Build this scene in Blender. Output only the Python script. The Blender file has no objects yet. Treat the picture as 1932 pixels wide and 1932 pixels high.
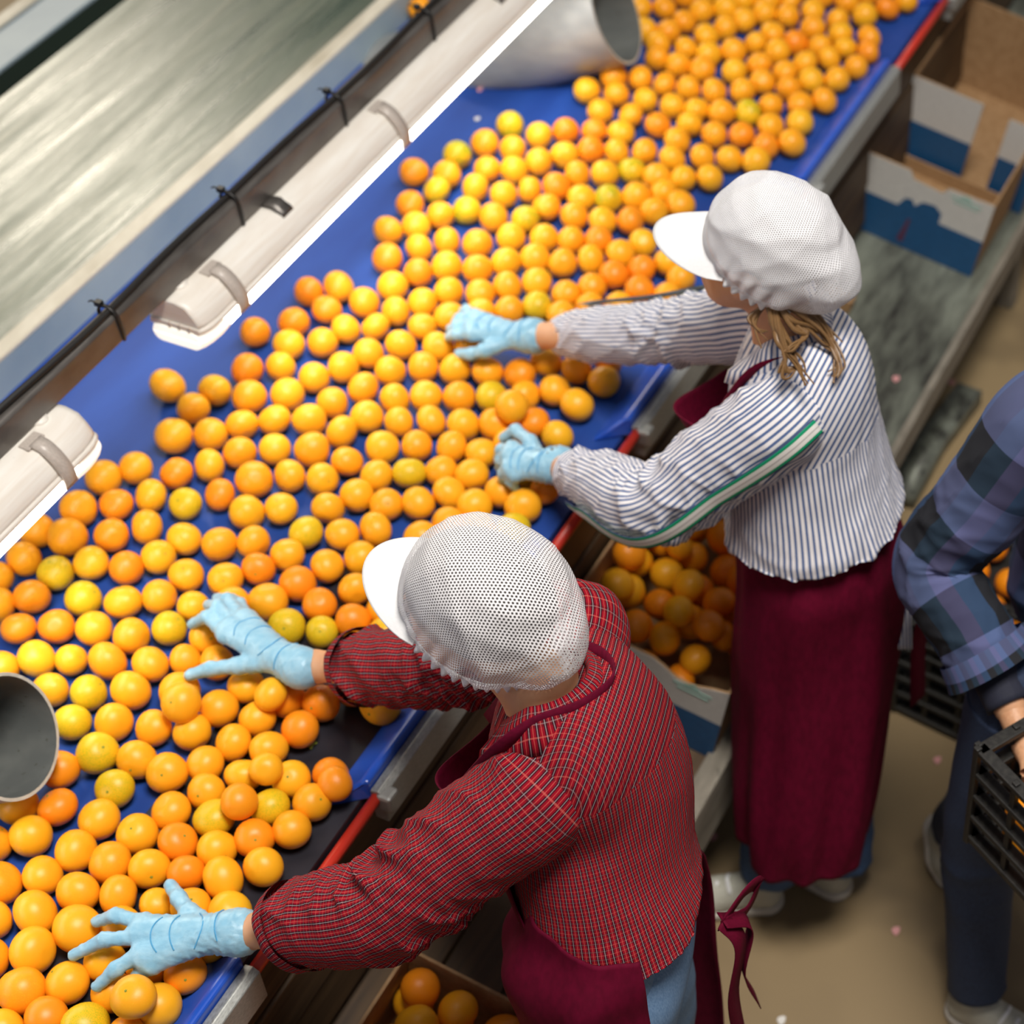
import bpy, bmesh, math, random
import numpy as np
from mathutils import Vector, Matrix, noise

random.seed(7)
RNG = np.random.default_rng(11)
sc = bpy.context.scene
COL = sc.collection

# ------------------------------------------------------------------ camera
F = 3696.0; PPX, PPY = 1449.0, 966.0; PITCH = math.radians(45); HB = 0.88; CZ = HB + 2.77
cam = bpy.data.cameras.new('camera'); camo = bpy.data.objects.new('camera', cam); COL.objects.link(camo)
camo.location = (0, 0, CZ); camo.rotation_euler = (math.pi / 2 - PITCH, 0, 0)
cam.sensor_width = 36; cam.lens = F / 1932 * 36; cam.shift_x = (966 - PPX) / 1932
cam.clip_start = .05; cam.clip_end = 100
cam.dof.use_dof = True; cam.dof.focus_distance = 2.93; cam.dof.aperture_fstop = 2.9
sc.camera = camo

# ------------------------------------------------------------------ light
w = bpy.data.worlds.new('hall_daylight'); sc.world = w; w.use_nodes = True
w.node_tree.nodes['Background'].inputs['Color'].default_value = (.95, .93, 1.0, 1)
w.node_tree.nodes['Background'].inputs['Strength'].default_value = .115
def area(name, loc, target, size, size_y, power, col):
    l = bpy.data.lights.new(name, 'AREA'); l.shape = 'RECTANGLE'; l.size = size; l.size_y = size_y
    l.energy = power; l.color = col
    o = bpy.data.objects.new(name, l); COL.objects.link(o); o.location = loc
    d = Vector(target) - Vector(loc); o.rotation_euler = d.to_track_quat('-Z', 'Y').to_euler()
    return o
area('roof_skylight', (-5.0, 11.5, 6.5), (-1.6, 4.0, .9), 1.9, 1.5, 210, (1.0, .90, .72))
area('hall_roof_lamp', (.5, 1.2, 6.6), (.2, 1.7, 0), 1.7, 1.7, 270, (1.0, .95, .88))
vs = sc.view_settings
vs.view_transform = 'Standard'; vs.look = 'None'; vs.gamma = 1; vs.use_curve_mapping = False; vs.exposure = 0.5

# ------------------------------------------------------------------ geometry of the place
cp, sp = math.cos(PITCH), math.sin(PITCH)
def at(x, y, z):
    u = (x - PPX) / F; v = (y - PPY) / F
    r = np.array([u, cp - v * sp, -sp - v * cp]); k = (z - CZ) / r[2]
    return np.array([0, 0, CZ]) + k * r
ANG = math.atan2(2283, F / cp)
CD = np.array([math.sin(ANG), math.cos(ANG), 0]); RD = np.array([math.cos(ANG), -math.sin(ANG), 0]); UP = np.array([0, 0, 1.])
def W(s, t, z): return CD * s + RD * t + UP * z
def st(p): return float(np.dot(p, CD)), float(np.dot(p, RD)), float(p[2])
def unit(v): v = np.asarray(v, float); return v / np.linalg.norm(v)

# ------------------------------------------------------------------ object helpers
def tag(o, label=None, cat=None, group=None, kind=None):
    if label: o['label'] = label
    if cat: o['category'] = cat
    if group: o['group'] = group
    if kind: o['kind'] = kind
    return o
def empty(name, loc, label=None, cat=None, group=None, kind=None):
    o = bpy.data.objects.new(name, None); COL.objects.link(o); o.location = loc; o.empty_display_size = .05
    return tag(o, label, cat, group, kind)
def link(name, me, parent=None, m=None):
    o = bpy.data.objects.new(name, me); COL.objects.link(o)
    if m is not None:
        me.materials.clear()
        for x in (m if isinstance(m, (list, tuple)) else [m]): me.materials.append(x)
    if parent is not None:
        o.parent = parent
        o.matrix_parent_inverse = wmat(parent).inverted()
    return o
def wmat(p):
    if p is None: return Matrix.Identity(4)
    return wmat(p.parent) @ p.matrix_parent_inverse @ p.matrix_basis
def mesh(name, V, Fc, parent=None, m=None, smooth=True, uv=None, mats=None):
    me = bpy.data.meshes.new(name); me.from_pydata([tuple(map(float, v)) for v in V], [], [tuple(map(int, f)) for f in Fc])
    me.polygons.foreach_set('use_smooth', [smooth] * len(me.polygons))
    if uv is not None:
        l = me.uv_layers.new(name='UV'); idx = np.empty(len(me.loops), int); me.loops.foreach_get('vertex_index', idx)
        uv = np.asarray(uv, float)
        l.data.foreach_set('uv', (uv[idx] if len(uv) == len(V) else uv).ravel())
    o = link(name, me, parent, m)
    if mats is not None: me.polygons.foreach_set('material_index', mats)
    me.update()
    return o
def box_vf(c, ax, ay, az):
    c = np.asarray(c, float); V = []
    for sx in (-1, 1):
        for sy in (-1, 1):
            for sz in (-1, 1): V.append(c + sx * ax + sy * ay + sz * az)
    return V, [(0, 1, 3, 2), (4, 6, 7, 5), (0, 4, 5, 1), (2, 3, 7, 6), (0, 2, 6, 4), (1, 5, 7, 3)]
def bevel(o, w=.004, seg=2):
    b = o.modifiers.new('bevel', 'BEVEL'); b.width = w; b.segments = seg; b.limit_method = 'ANGLE'; b.angle_limit = .6
    return o
def sbox(name, s0, s1, t0, t1, z0, z1, parent=None, m=None, bev=.003):
    V, Fc = box_vf(W((s0 + s1) / 2, (t0 + t1) / 2, (z0 + z1) / 2), CD * (s1 - s0) / 2, RD * (t1 - t0) / 2, UP * (z1 - z0) / 2)
    o = mesh(name, V, Fc, parent, m, False)
    if bev: bevel(o, bev)
    return o
def obox(name, c, ax, ay, az, parent=None, m=None, bev=.003):
    V, Fc = box_vf(c, np.asarray(ax), np.asarray(ay), np.asarray(az))
    o = mesh(name, V, Fc, parent, m, False)
    if bev: bevel(o, bev)
    return o
def sprism(name, prof, s0, s1, parent=None, m=None, bev=.003, ns=1):
    "profile of (t,z) pairs swept along the conveyor"
    n = len(prof); V = []; Fc = []
    for i in range(ns + 1):
        s = s0 + (s1 - s0) * i / ns
        V += [W(s, t, z) for t, z in prof]
    for i in range(ns):
        for k in range(n): a = i * n + k; b = i * n + (k + 1) % n; Fc.append((a, a + n, b + n, b))
    Fc.append(tuple(range(n))); Fc.append(tuple(range(ns * n + n - 1, ns * n - 1, -1)))
    o = mesh(name, V, Fc, parent, m, False)
    fix(o)
    if bev: bevel(o, bev)
    return o
def fix(o):
    bm = bmesh.new(); bm.from_mesh(o.data); bmesh.ops.recalc_face_normals(bm, faces=bm.faces); bm.to_mesh(o.data); bm.free()
def frames(P):
    P = np.asarray(P, float); n = len(P)
    T = np.gradient(P, axis=0); T /= np.linalg.norm(T, axis=1)[:, None]
    a = np.array([0, 0, 1.]) if abs(T[0][2]) < .9 else np.array([1., 0, 0])
    U = [unit(a - T[0] * np.dot(a, T[0]))]
    for i in range(1, n):
        u = U[-1] - T[i] * np.dot(U[-1], T[i]); U.append(unit(u))
    U = np.array(U); return T, U, np.cross(T, U)
def catmull(P, n):
    P = [np.asarray(p, float) for p in P]; Q = [2 * P[0] - P[1]] + P + [2 * P[-1] - P[-2]]
    seg = len(P) - 1; out = []
    for k in range(n):
        x = k / (n - 1) * seg; i = min(int(x), seg - 1); t = x - i; a, b, c, d = Q[i:i + 4]
        out.append(.5 * (2 * b + (c - a) * t + (2 * a - 5 * b + 4 * c - d) * t * t + (3 * b - a - 3 * c + d) * t ** 3))
    return np.array(out)
def tube(name, P, r, parent=None, m=None, n=8, cap=True, uvscale=True, disp=None, smooth=True, flat=None):
    "loft; r scalar/array; disp(v_len,theta,i)->extra radius array"
    P = np.asarray(P, float); N = len(P); r = np.broadcast_to(np.asarray(r, float), (N,)).copy()
    T, U, B = frames(P); L = np.concatenate([[0], np.cumsum(np.linalg.norm(np.diff(P, axis=0), axis=1))])
    th = np.linspace(0, 2 * math.pi, n + 1)
    rr = np.repeat(r[:, None], n + 1, 1)
    if disp is not None: rr = rr + disp(L[:, None], th[None, :])
    fl = 1 if flat is None else flat
    V = P[:, None, :] + rr[..., None] * (np.cos(th)[None, :, None] * U[:, None, :] + fl * np.sin(th)[None, :, None] * B[:, None, :])
    uv = np.stack([np.broadcast_to(th[None, :] / (2 * math.pi) * (2 * math.pi * r.mean()), (N, n + 1)), np.broadcast_to(L[:, None], (N, n + 1))], -1)
    V = V.reshape(-1, 3); uv = uv.reshape(-1, 2); Fc = []
    for i in range(N - 1):
        for k in range(n): a = i * (n + 1) + k; Fc.append((a, a + 1, a + n + 2, a + n + 1))
    V = list(V); uv = list(uv)
    if cap:
        for e, i in ((0, 0), (1, N - 1)):
            c = len(V); V.append(P[i]); uv.append(uv[i * (n + 1)])
            for k in range(n):
                a = i * (n + 1) + k; Fc.append((c, a + 1, a) if e == 0 else (c, a, a + 1))
    return mesh(name, V, Fc, parent, m, smooth, uv=np.array(uv))
def ribbon(name, P, side, w, th, parent=None, m=None):
    "flat strap along P, 'side' width directions"
    P = np.asarray(P, float); N = len(P); T = np.gradient(P, axis=0); T /= np.linalg.norm(T, axis=1)[:, None]
    side = np.asarray(side, float); side = np.broadcast_to(side, P.shape); V = []; Fc = []
    for i in range(N):
        sd = side[i] - T[i] * np.dot(side[i], T[i]); sd = unit(sd); nn = np.cross(T[i], sd)
        for a, b in ((-1, -1), (1, -1), (1, 1), (-1, 1)): V.append(P[i] + sd * a * w / 2 + nn * b * th / 2)
    for i in range(N - 1):
        for k in range(4): a = i * 4 + k; b = i * 4 + (k + 1) % 4; Fc.append((a, b, b + 4, a + 4))
    Fc.append((3, 2, 1, 0)); j = (N - 1) * 4; Fc.append((j, j + 1, j + 2, j + 3))
    o = mesh(name, V, Fc, parent, m, True); fix(o); return o
def sheet(name, G, th, parent=None, m=None, uv=None, closed=False):
    "grid of points (nu,nv,3) -> solidified sheet"
    G = np.asarray(G, float); nu, nv = G.shape[:2]; Fc = []
    for i in range(nu - 1 + (1 if closed else 0)):
        for j in range(nv - 1): a = i * nv + j; b = ((i + 1) % nu) * nv + j; Fc.append((a, b, b + 1, a + 1))
    o = mesh(name, G.reshape(-1, 3), Fc, parent, m, True, uv=None if uv is None else np.asarray(uv).reshape(-1, 2))
    if th:
        s = o.modifiers.new('solid', 'SOLIDIFY'); s.thickness = th; s.offset = 0
    return o

# ---- signed distance fields meshed with surface nets
def s_cone(a, b, ra, rb):
    a = np.asarray(a, float); b = np.asarray(b, float)
    def f(p):
        d = b - a; t = np.clip(((p - a) @ d) / max(d @ d, 1e-9), 0, 1)
        return np.linalg.norm(p - a - t[:, None] * d, axis=1) - (ra + (rb - ra) * t)
    return f
def s_ell(c, R, rad):
    c = np.asarray(c, float); R = np.asarray(R, float); rad = np.asarray(rad, float)
    def f(p):
        q = (p - c) @ R.T; k0 = np.linalg.norm(q / rad, axis=1); k1 = np.linalg.norm(q / rad ** 2, axis=1)
        return k0 * (k0 - 1) / np.maximum(k1, 1e-6)
    return f
def s_union(fs, k=.03):
    def f(p):
        d = fs[0](p)
        for g in fs[1:]:
            e = g(p); h = np.clip(.5 + .5 * (e - d) / k, 0, 1); d = e + (d - e) * h - k * h * (1 - h)
        return d
    return f
def nets(fn, lo, hi, h):
    lo = np.asarray(lo, float); hi = np.asarray(hi, float); n = np.ceil((hi - lo) / h).astype(int) + 1
    ax = [lo[i] + h * np.arange(n[i]) for i in range(3)]
    v = np.empty(n)
    for i in range(n[0]):
        Y, Z = np.meshgrid(ax[1], ax[2], indexing='ij')
        v[i] = fn(np.stack([np.full(Y.size, ax[0][i]), Y.ravel(), Z.ravel()], 1)).reshape(n[1], n[2])
    s = v < 0; cs = n - 1
    acc = np.zeros((*cs, 3)); cnt = np.zeros(cs)
    def sl(a, o): return a[o[0]:o[0] + cs[0], o[1]:o[1] + cs[1], o[2]:o[2] + cs[2]]
    for axis in range(3):
        for o1 in (0, 1):
            for o2 in (0, 1):
                a = [0, 0, 0]; oth = [i for i in range(3) if i != axis]; a[oth[0]] = o1; a[oth[1]] = o2
                b = list(a); b[axis] = 1
                va, vb = sl(v, a), sl(v, b); cr = (va < 0) != (vb < 0)
                t = np.where(cr, va / np.where(cr, va - vb, 1), 0)
                for i in range(3): acc[..., i] += np.where(cr, a[i] + (t if i == axis else 0), 0)
                cnt += cr
    mk = cnt > 0; idx = np.full(cs, -1); idx[mk] = np.arange(mk.sum())
    cc = np.argwhere(mk); V = lo + h * (cc + acc[mk] / cnt[mk][:, None]); Fc = []
    for axis in range(3):
        o = [i for i in range(3) if i != axis]
        A = [slice(None)] * 3; Bs = [slice(None)] * 3; A[axis] = slice(0, -1); Bs[axis] = slice(1, None)
        e = np.argwhere(s[tuple(A)] != s[tuple(Bs)])
        ok = (e[:, o[0]] > 0) & (e[:, o[1]] > 0) & (e[:, o[0]] < cs[o[0]]) & (e[:, o[1]] < cs[o[1]]); e = e[ok]
        q = []
        for d0, d1 in ((-1, -1), (0, -1), (0, 0), (-1, 0)):
            g = e.copy(); g[:, o[0]] += d0; g[:, o[1]] += d1; q.append(idx[g[:, 0], g[:, 1], g[:, 2]])
        q = np.stack(q, 1); flip = s[e[:, 0], e[:, 1], e[:, 2]]
        if axis == 1: flip = ~flip
        q[~flip] = q[~flip][:, ::-1]; Fc.append(q)
    Fc = np.concatenate(Fc); Fc = Fc[(Fc >= 0).all(1)]
    return V, Fc
def sdf_mesh(name, fs, h, k=.03, parent=None, m=None, pad=.03, cut=None, pts=None, post=None, rad=.12):
    fn0 = s_union(fs, k)
    def fn(p):
        d = fn0(p)
        if cut is not None:
            for c in cut: d = np.maximum(d, c(p))
        return d
    pts = np.asarray(pts, float)
    V, Fc = nets(fn, pts.min(0) - rad, pts.max(0) + rad, h)
    uv = None
    if post is not None: V, uv = post(V, Fc)
    return mesh(name, V, Fc, parent, m, True, uv=uv)
def vnormals(V, Fc):
    n = np.cross(V[Fc[:, 2]] - V[Fc[:, 0]], V[Fc[:, 3]] - V[Fc[:, 1]]); N = np.zeros_like(V)
    for k in range(4): np.add.at(N, Fc[:, k], n)
    return N / np.maximum(np.linalg.norm(N, axis=1), 1e-9)[:, None]
class Wrinkle:
    "sum of warped sine folds; anisotropic along given directions"
    def __init__(s, seed, dirs, freq, n=7):
        r = np.random.default_rng(seed); s.k = []
        for i in range(n):
            d = np.asarray(dirs[i % len(dirs)], float) + r.normal(0, .28, 3); s.k.append((unit(d) * freq * r.uniform(.6, 1.6), r.uniform(0, 6.28), r.normal(0, 1, 3) * freq * .35, r.uniform(0, 6.28)))
    def __call__(s, p):
        o = 0
        for k, ph, k2, ph2 in s.k:
            x = np.sin(p @ k + ph + 1.4 * np.sin(p @ k2 + ph2)); o = o + (1 - np.abs(x)) ** 2 * 1.2 - .45
        return o / len(s.k) ** .7

# ------------------------------------------------------------------ materials
class NM:
    def __init__(s, name, col=None, rough=.5, metal=0., spec=None):
        s.m = bpy.data.materials.new(name); s.m.use_nodes = True; s.t = s.m.node_tree; s.b = s.t.nodes['Principled BSDF']
        if col is not None: s.b.inputs['Base Color'].default_value = (*col, 1)
        s.b.inputs['Roughness'].default_value = rough; s.b.inputs['Metallic'].default_value = metal
        if spec is not None: s.b.inputs['Specular IOR Level'].default_value = spec
    def add(s, typ, ins=None, **pr):
        n = s.t.nodes.new(typ)
        for k, v in pr.items(): setattr(n, k, v)
        for k, v in (ins or {}).items(): s.put(n.inputs[k], v)
        return n
    def put(s, sock, v):
        if isinstance(v, bpy.types.NodeSocket): s.t.links.new(v, sock)
        else:
            if isinstance(v, tuple) and len(v) == 3 and sock.type == 'RGBA': v = (*v, 1)
            sock.default_value = v
    def math(s, op, a, b=0., c=0.):
        n = s.t.nodes.new('ShaderNodeMath'); n.operation = op
        for i, v in enumerate((a, b, c)): s.put(n.inputs[i], v)
        return n.outputs[0]
    def mix(s, f, a, b, blend='MIX'):
        n = s.t.nodes.new('ShaderNodeMix'); n.data_type = 'RGBA'; n.blend_type = blend
        s.put(n.inputs[0], f); s.put(n.inputs[6], a); s.put(n.inputs[7], b); return n.outputs[2]
    def coord(s, which='Object'): return s.t.nodes.new('ShaderNodeTexCoord').outputs[which]
    def noise(s, scale, detail=3, vec=None, rough=.5, out='Fac', dist=0):
        n = s.add('ShaderNodeTexNoise', {'Scale': scale, 'Detail': detail, 'Roughness': rough, 'Distortion': dist})
        if vec is not None: s.put(n.inputs['Vector'], vec)
        return n.outputs[out]
    def mapping(s, vec, scale=(1, 1, 1), rot=(0, 0, 0), loc=(0, 0, 0)):
        n = s.add('ShaderNodeMapping', {'Vector': vec}); n.inputs['Scale'].default_value = scale; n.inputs['Rotation'].default_value = rot; n.inputs['Location'].default_value = loc
        return n.outputs[0]
    def ramp(s, f, stops):
        n = s.t.nodes.new('ShaderNodeValToRGB'); s.put(n.inputs[0], f); e = n.color_ramp.elements
        while len(e) < len(stops): e.new(.5)
        for i, (p, c) in enumerate(stops): e[i].position = p; e[i].color = (*c, 1) if len(c) == 3 else c
        return n.outputs[0]
    def col(s, v): s.put(s.b.inputs['Base Color'], v); return s
    def bump(s, h, strength=.2, dist=.01):
        n = s.add('ShaderNodeBump', {'Height': h, 'Strength': strength, 'Distance': dist}); s.t.links.new(n.outputs[0], s.b.inputs['Normal']); return s
    def stripe(s, v, period, centre, width):
        f = s.math('FRACT', s.math('DIVIDE', v, period)); d = s.math('ABSOLUTE', s.math('SUBTRACT', f, centre))
        return s.math('LESS_THAN', d, width / period / 2)
    def rngm(s, f, a, b, c=0., d=1.):
        n = s.add('ShaderNodeMapRange', {0: f, 1: a, 2: b, 3: c, 4: d}); return n.outputs[0]
ALONG = (0, 0, ANG)      # rotates object/world coords so Y' runs along the conveyor
def conv_coord(m): return m.mapping(m.coord('Object'), rot=ALONG)

def m_plain(name, col, rough=.5, metal=0., spec=None, var=.12, scale=14, bump=0.):
    m = NM(name, col, rough, metal, spec); f = m.noise(scale, 4)
    m.col(m.mix(m.rngm(f, .3, .7), tuple(c * (1 - var) for c in col), tuple(min(1, c * (1 + var)) for c in col)))
    if bump: m.bump(m.noise(scale * 9, 3), bump, .003)
    return m.m
def build_materials():
    M = {}
    # belt
    m = NM('blue_belt', rough=.5, spec=.25); v = conv_coord(m)
    f = m.noise(5, 5, m.mapping(v, (2.2, .5, 1))); g = m.noise(60, 3)
    c = m.mix(m.rngm(f, .35, .7), (.014, .052, .26), (.022, .078, .36)); c = m.mix(m.rngm(g, .66, .75, 0, .2), c, (.07, .12, .34))
    m.col(c); M['belt'] = m.m
    m = NM('dark_rubber', rough=.42); v = conv_coord(m); m.col(m.mix(m.rngm(m.noise(7, 5, v), .35, .7), (.010, .010, .016), (.03, .03, .042))); M['mat'] = m.m
    m = NM('blue_lip', rough=.25); v = conv_coord(m); m.col(m.mix(m.rngm(m.noise(9, 4, v), .4, .75), (.015, .085, .52), (.05, .12, .55))); M['lip'] = m.m
    m = NM('galvanised', rough=.5, metal=.55); v = m.add('ShaderNodeTexVoronoi', {'Scale': 60.}).outputs['Distance']
    c = m.mix(m.rngm(v, .2, .8), (.34, .35, .335), (.46, .47, .45)); c = m.mix(m.rngm(m.noise(30, 4), .62, .75, 0, .6), c, (.20, .17, .13)); m.col(c); M['galv'] = m.m
    m = NM('red_paint', (.55, .03, .015), .38); m.col(m.mix(m.rngm(m.noise(55, 4), .68, .74), (.58, .032, .016), (.05, .03, .03))); M['red'] = m.m
    # green belt
    m = NM('green_belt', rough=.3, spec=.75); v = conv_coord(m); vv = m.mapping(v, (9, .55, 1))
    f = m.noise(2.2, 6, vv, .6); g = m.noise(9, 4, m.mapping(v, (8, .35, 1)), .6)
    c = m.mix(m.rngm(f, .35, .70), (.012, .040, .024), (.050, .080, .045)); c = m.mix(m.rngm(g, .52, .75, 0, .5), c, (.16, .155, .095)); m.col(c)
    m.put(m.b.inputs['Roughness'], m.rngm(f, .3, .7, .22, .42)); m.bump(g, .16, .01); M['green'] = m.m
    M['gapshadow'] = m_plain('painted_gap_shadow', (.004, .012, .008), .8, spec=.1)
    m = NM('blue_grey_paint', rough=.42); v = conv_coord(m); c = m.mix(m.rngm(m.noise(4, 5, v), .35, .7), (.20, .27, .33), (.29, .36, .40))
    c = m.mix(m.rngm(m.noise(22, 4), .70, .76, 0, .7), c, (.25, .17, .08)); m.col(c); M['bluegrey'] = m.m
    m = NM('cream_edge', rough=.45); c = m.mix(m.rngm(m.noise(24, 5), .45, .72), (.62, .58, .48), (.36, .31, .22)); m.col(c); M['cream'] = m.m
    m = NM('raw_steel', rough=.45, metal=.55); v = conv_coord(m); f = m.noise(14, 5, m.mapping(v, (4, .6, 1)))
    m.col(m.mix(m.rngm(f, .35, .7), (.11, .10, .092), (.20, .185, .17))); m.put(m.b.inputs['Roughness'], m.rngm(f, .3, .7, .28, .5)); M['steel'] = m.m
    M['black'] = m_plain('black_plastic', (.012, .011, .010), .45)
    m = NM('crate_plastic', rough=.5); m.col(m.mix(m.rngm(m.noise(30, 4), .4, .7), (.012, .011, .010), (.03, .028, .024))); M['crate'] = m.m
    m = NM('lamp_housing', rough=.38); f = m.noise(10, 5); c = m.mix(m.rngm(f, .35, .7), (.78, .72, .64), (.86, .83, .77)); c = m.mix(m.rngm(m.noise(90, 2), .74, .78, 0, .7), c, (.25, .2, .16)); m.col(c); M['housing'] = m.m
    M['clip'] = m_plain('clip_plastic', (.50, .44, .39), .35)
    m = NM('lamp_diffuser', (.95, .97, .95), .3); m.put(m.b.inputs['Emission Color'], (1., .97, .9)); m.b.inputs['Emission Strength'].default_value = 6.2; M['lamp'] = m.m
    m = NM('lamp_diffuser_rim', (.9, .9, .82), .3); m.put(m.b.inputs['Emission Color'], (1., .97, .86)); m.b.inputs['Emission Strength'].default_value = .55; M['lamprim'] = m.m
    m = NM('pvc_pipe', rough=.28); m.col(m.mix(m.rngm(m.noise(12, 4), .35, .7), (.25, .26, .26), (.31, .315, .31))); M['pvc'] = m.m
    m = NM('pipe_inside', rough=.6); c = m.mix(m.rngm(m.noise(8, 4), .4, .7), (.13, .14, .135), (.17, .18, .17)); c = m.mix(m.rngm(m.noise(34, 4), .66, .72, 0, .7), c, (.06, .055, .03)); m.col(c); M['pvcin'] = m.m
    M['pvcrim'] = m_plain('pipe_rim', (.55, .54, .48), .5)
    # wood / shelf / floor
    m = NM('brown_plank', rough=.6); v = conv_coord(m); f = m.noise(3, 6, m.mapping(v, (16, 1.2, 16)), .6); m.col(m.mix(m.rngm(f, .3, .72), (.045, .024, .010), (.115, .066, .028))); m.bump(f, .15, .004); M['wood'] = m.m
    m = NM('grey_board', rough=.7); v = conv_coord(m); f = m.noise(4, 6, m.mapping(v, (10, 2, 10)), .6); c = m.mix(m.rngm(f, .3, .7), (.16, .14, .11), (.30, .27, .22)); c = m.mix(m.rngm(m.noise(40, 3), .62, .72, 0, .8), c, (.05, .045, .035)); m.col(c); M['greyboard'] = m.m
    m = NM('dusty_sheet', rough=.45, metal=.2); f = m.noise(7, 6, None, .62); g = m.noise(45, 4)
    c = m.mix(m.rngm(f, .36, .62), (.028, .026, .022), (.24, .26, .21)); c = m.mix(m.rngm(g, .5, .7, 0, .5), c, (.14, .15, .12)); m.col(c); M['sheet'] = m.m
    m = NM('concrete', rough=.55); f = m.noise(1.6, 6, None, .6); g = m.noise(9, 5, None, .6); k = m.noise(26, 4)
    c = m.mix(m.rngm(f, .35, .68), (.23, .16, .082), (.36, .265, .14)); c = m.mix(m.rngm(g, .50, .70, 0, .75), c, (.11, .07, .036)); c = m.mix(m.rngm(k, .60, .70, 0, .6), c, (.07, .05, .03)); m.col(c)
    m.put(m.b.inputs['Roughness'], m.rngm(f, .3, .7, .4, .62)); M['floor'] = m.m
    # cardboard
    m = NM('kraft', rough=.8); m.col(m.mix(m.rngm(m.noise(20, 4), .35, .7), (.33, .19, .085), (.42, .26, .13))); M['kraft'] = m.m
    M['boxwhite'] = m_plain('box_white', (.62, .61, .58), .55, var=.05)
    M['boxblue'] = m_plain('box_blue', (.012, .085, .22), .5, var=.1)
    M['boxgreen'] = m_plain('box_print_green', (.30, .52, .45), .55)
    M['boxred'] = m_plain('box_print_red', (.10, .03, .07), .55)
    # fruit
    def fruit(name, c1, c2, patch, pf):
        m = NM(name, rough=.36, spec=.42); m.b.inputs['Subsurface Weight'].default_value = .0
        oi = m.t.nodes.new('ShaderNodeObjectInfo').outputs['Random']; isl = m.t.nodes.new('ShaderNodeNewGeometry').outputs['Random Per Island']
        r = m.math('FRACT', m.math('ADD', oi, isl)); cc = m.coord('Object')
        vm = m.add('ShaderNodeVectorMath', {0: cc, 1: m.add('ShaderNodeCombineXYZ', {0: m.math('MULTIPLY', r, 9.), 1: m.math('MULTIPLY', oi, 7.), 2: m.math('MULTIPLY', r, 4.)}).outputs[0]}, operation='ADD').outputs[0]
        c = m.mix(r, c1, c2); c = m.mix(m.rngm(m.noise(22, 3, vm), pf, pf + .22), c, patch); m.col(m.mix(m.rngm(m.noise(95, 2, vm), .70, .76, 0, .55), c, (.28, .12, .02)))
        m.bump(m.noise(420, 2), .09, .0015); return m.m
    M['fo'] = fruit('orange_peel', (.95, .36, .010), (.97, .44, .014), (.97, .49, .022), .55)
    M['fd'] = fruit('deep_orange_peel', (.93, .27, .008), (.95, .32, .010), (.95, .37, .014), .60)
    M['fy'] = fruit('yellow_orange_peel', (.96, .43, .012), (.96, .48, .016), (.88, .48, .014), .55)
    M['fg'] = fruit('greenish_peel', (.78, .47, .012), (.86, .53, .015), (.42, .42, .010), .46)
    M['calyx'] = m_plain('green_calyx', (.22, .28, .03), .6)
    M['leaf'] = m_plain('leaf', (.25, .32, .04), .5)
    # people
    m = NM('skin', rough=.5); m.b.inputs['Subsurface Weight'].default_value = .15; m.b.inputs['Subsurface Radius'].default_value = (.02, .008, .004); m.b.inputs['Subsurface Scale'].default_value = .3
    m.col(m.mix(m.rngm(m.noise(18, 4), .35, .7), (.60, .30, .155), (.68, .37, .205))); M['skin'] = m.m
    M['lips'] = m_plain('lips', (.45, .16, .13), .45); M['eye'] = m_plain('eye', (.75, .72, .7), .2)
    M['hair_dark'] = m_plain('dark_hair', (.022, .013, .008), .45)
    m = NM('brown_hair', rough=.4); f = m.noise(40, 4, m.mapping(m.coord('UV'), (400, 6, 1))); m.col(m.mix(m.rngm(f, .3, .7), (.10, .05, .018), (.30, .17, .07))); M['hair_brown'] = m.m
    m = NM('grey_brown_scalp', rough=.5); m.col(m.mix(m.rngm(m.noise(30, 3), .35, .7), (.13, .10, .08), (.22, .17, .13))); M['scalp'] = m.m
    m = NM('blue_glove', rough=.38, spec=.5); f = m.noise(38, 4, m.mapping(m.coord('Object'), (1, 1.6, 1)), .55)
    m.b.inputs['Subsurface Weight'].default_value = .08; m.b.inputs['Subsurface Radius'].default_value = (.01, .012, .015)
    m.col(m.mix(m.rngm(f, .35, .7), (.24, .49, .66), (.36, .60, .74))); m.bump(f, .35, .006); M['glove'] = m.m
    M['glove_fold'] = m_plain('glove_crease', (.10, .42, .72), .35)
    m = NM('white_cotton', rough=.75); m.col(m.mix(m.rngm(m.noise(30, 3), .3, .7), (.82, .82, .83), (.88, .88, .89))); M['white'] = m.m
    def net(name, per, r, col):
        m = NM(name, rough=.8); uv = m.coord('UV'); sx = m.add('ShaderNodeSeparateXYZ', {0: uv}); u, v = sx.outputs[0], sx.outputs[1]
        row = m.math('FLOOR', m.math('DIVIDE', v, per * .9)); u2 = m.math('ADD', m.math('DIVIDE', u, per), m.math('MULTIPLY', m.math('FRACT', m.math('MULTIPLY', row, .5)), 1.))
        du = m.math('SUBTRACT', m.math('FRACT', u2), .5); dv = m.math('MULTIPLY', m.math('SUBTRACT', m.math('FRACT', m.math('DIVIDE', v, per * .9)), .5), .9)
        d = m.math('SQRT', m.math('ADD', m.math('MULTIPLY', du, du), m.math('MULTIPLY', dv, dv)))
        hole = m.math('LESS_THAN', d, r); m.col(col); m.put(m.b.inputs['Alpha'], m.math('SUBTRACT', 1., hole)); m.bump(d, .3, .002); return m.m
    M['net1'] = net('white_cap_net', .0054, .32, (.86, .84, .86)); M['net2'] = net('fine_cap_net', .0042, .25, (.82, .82, .85))
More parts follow.
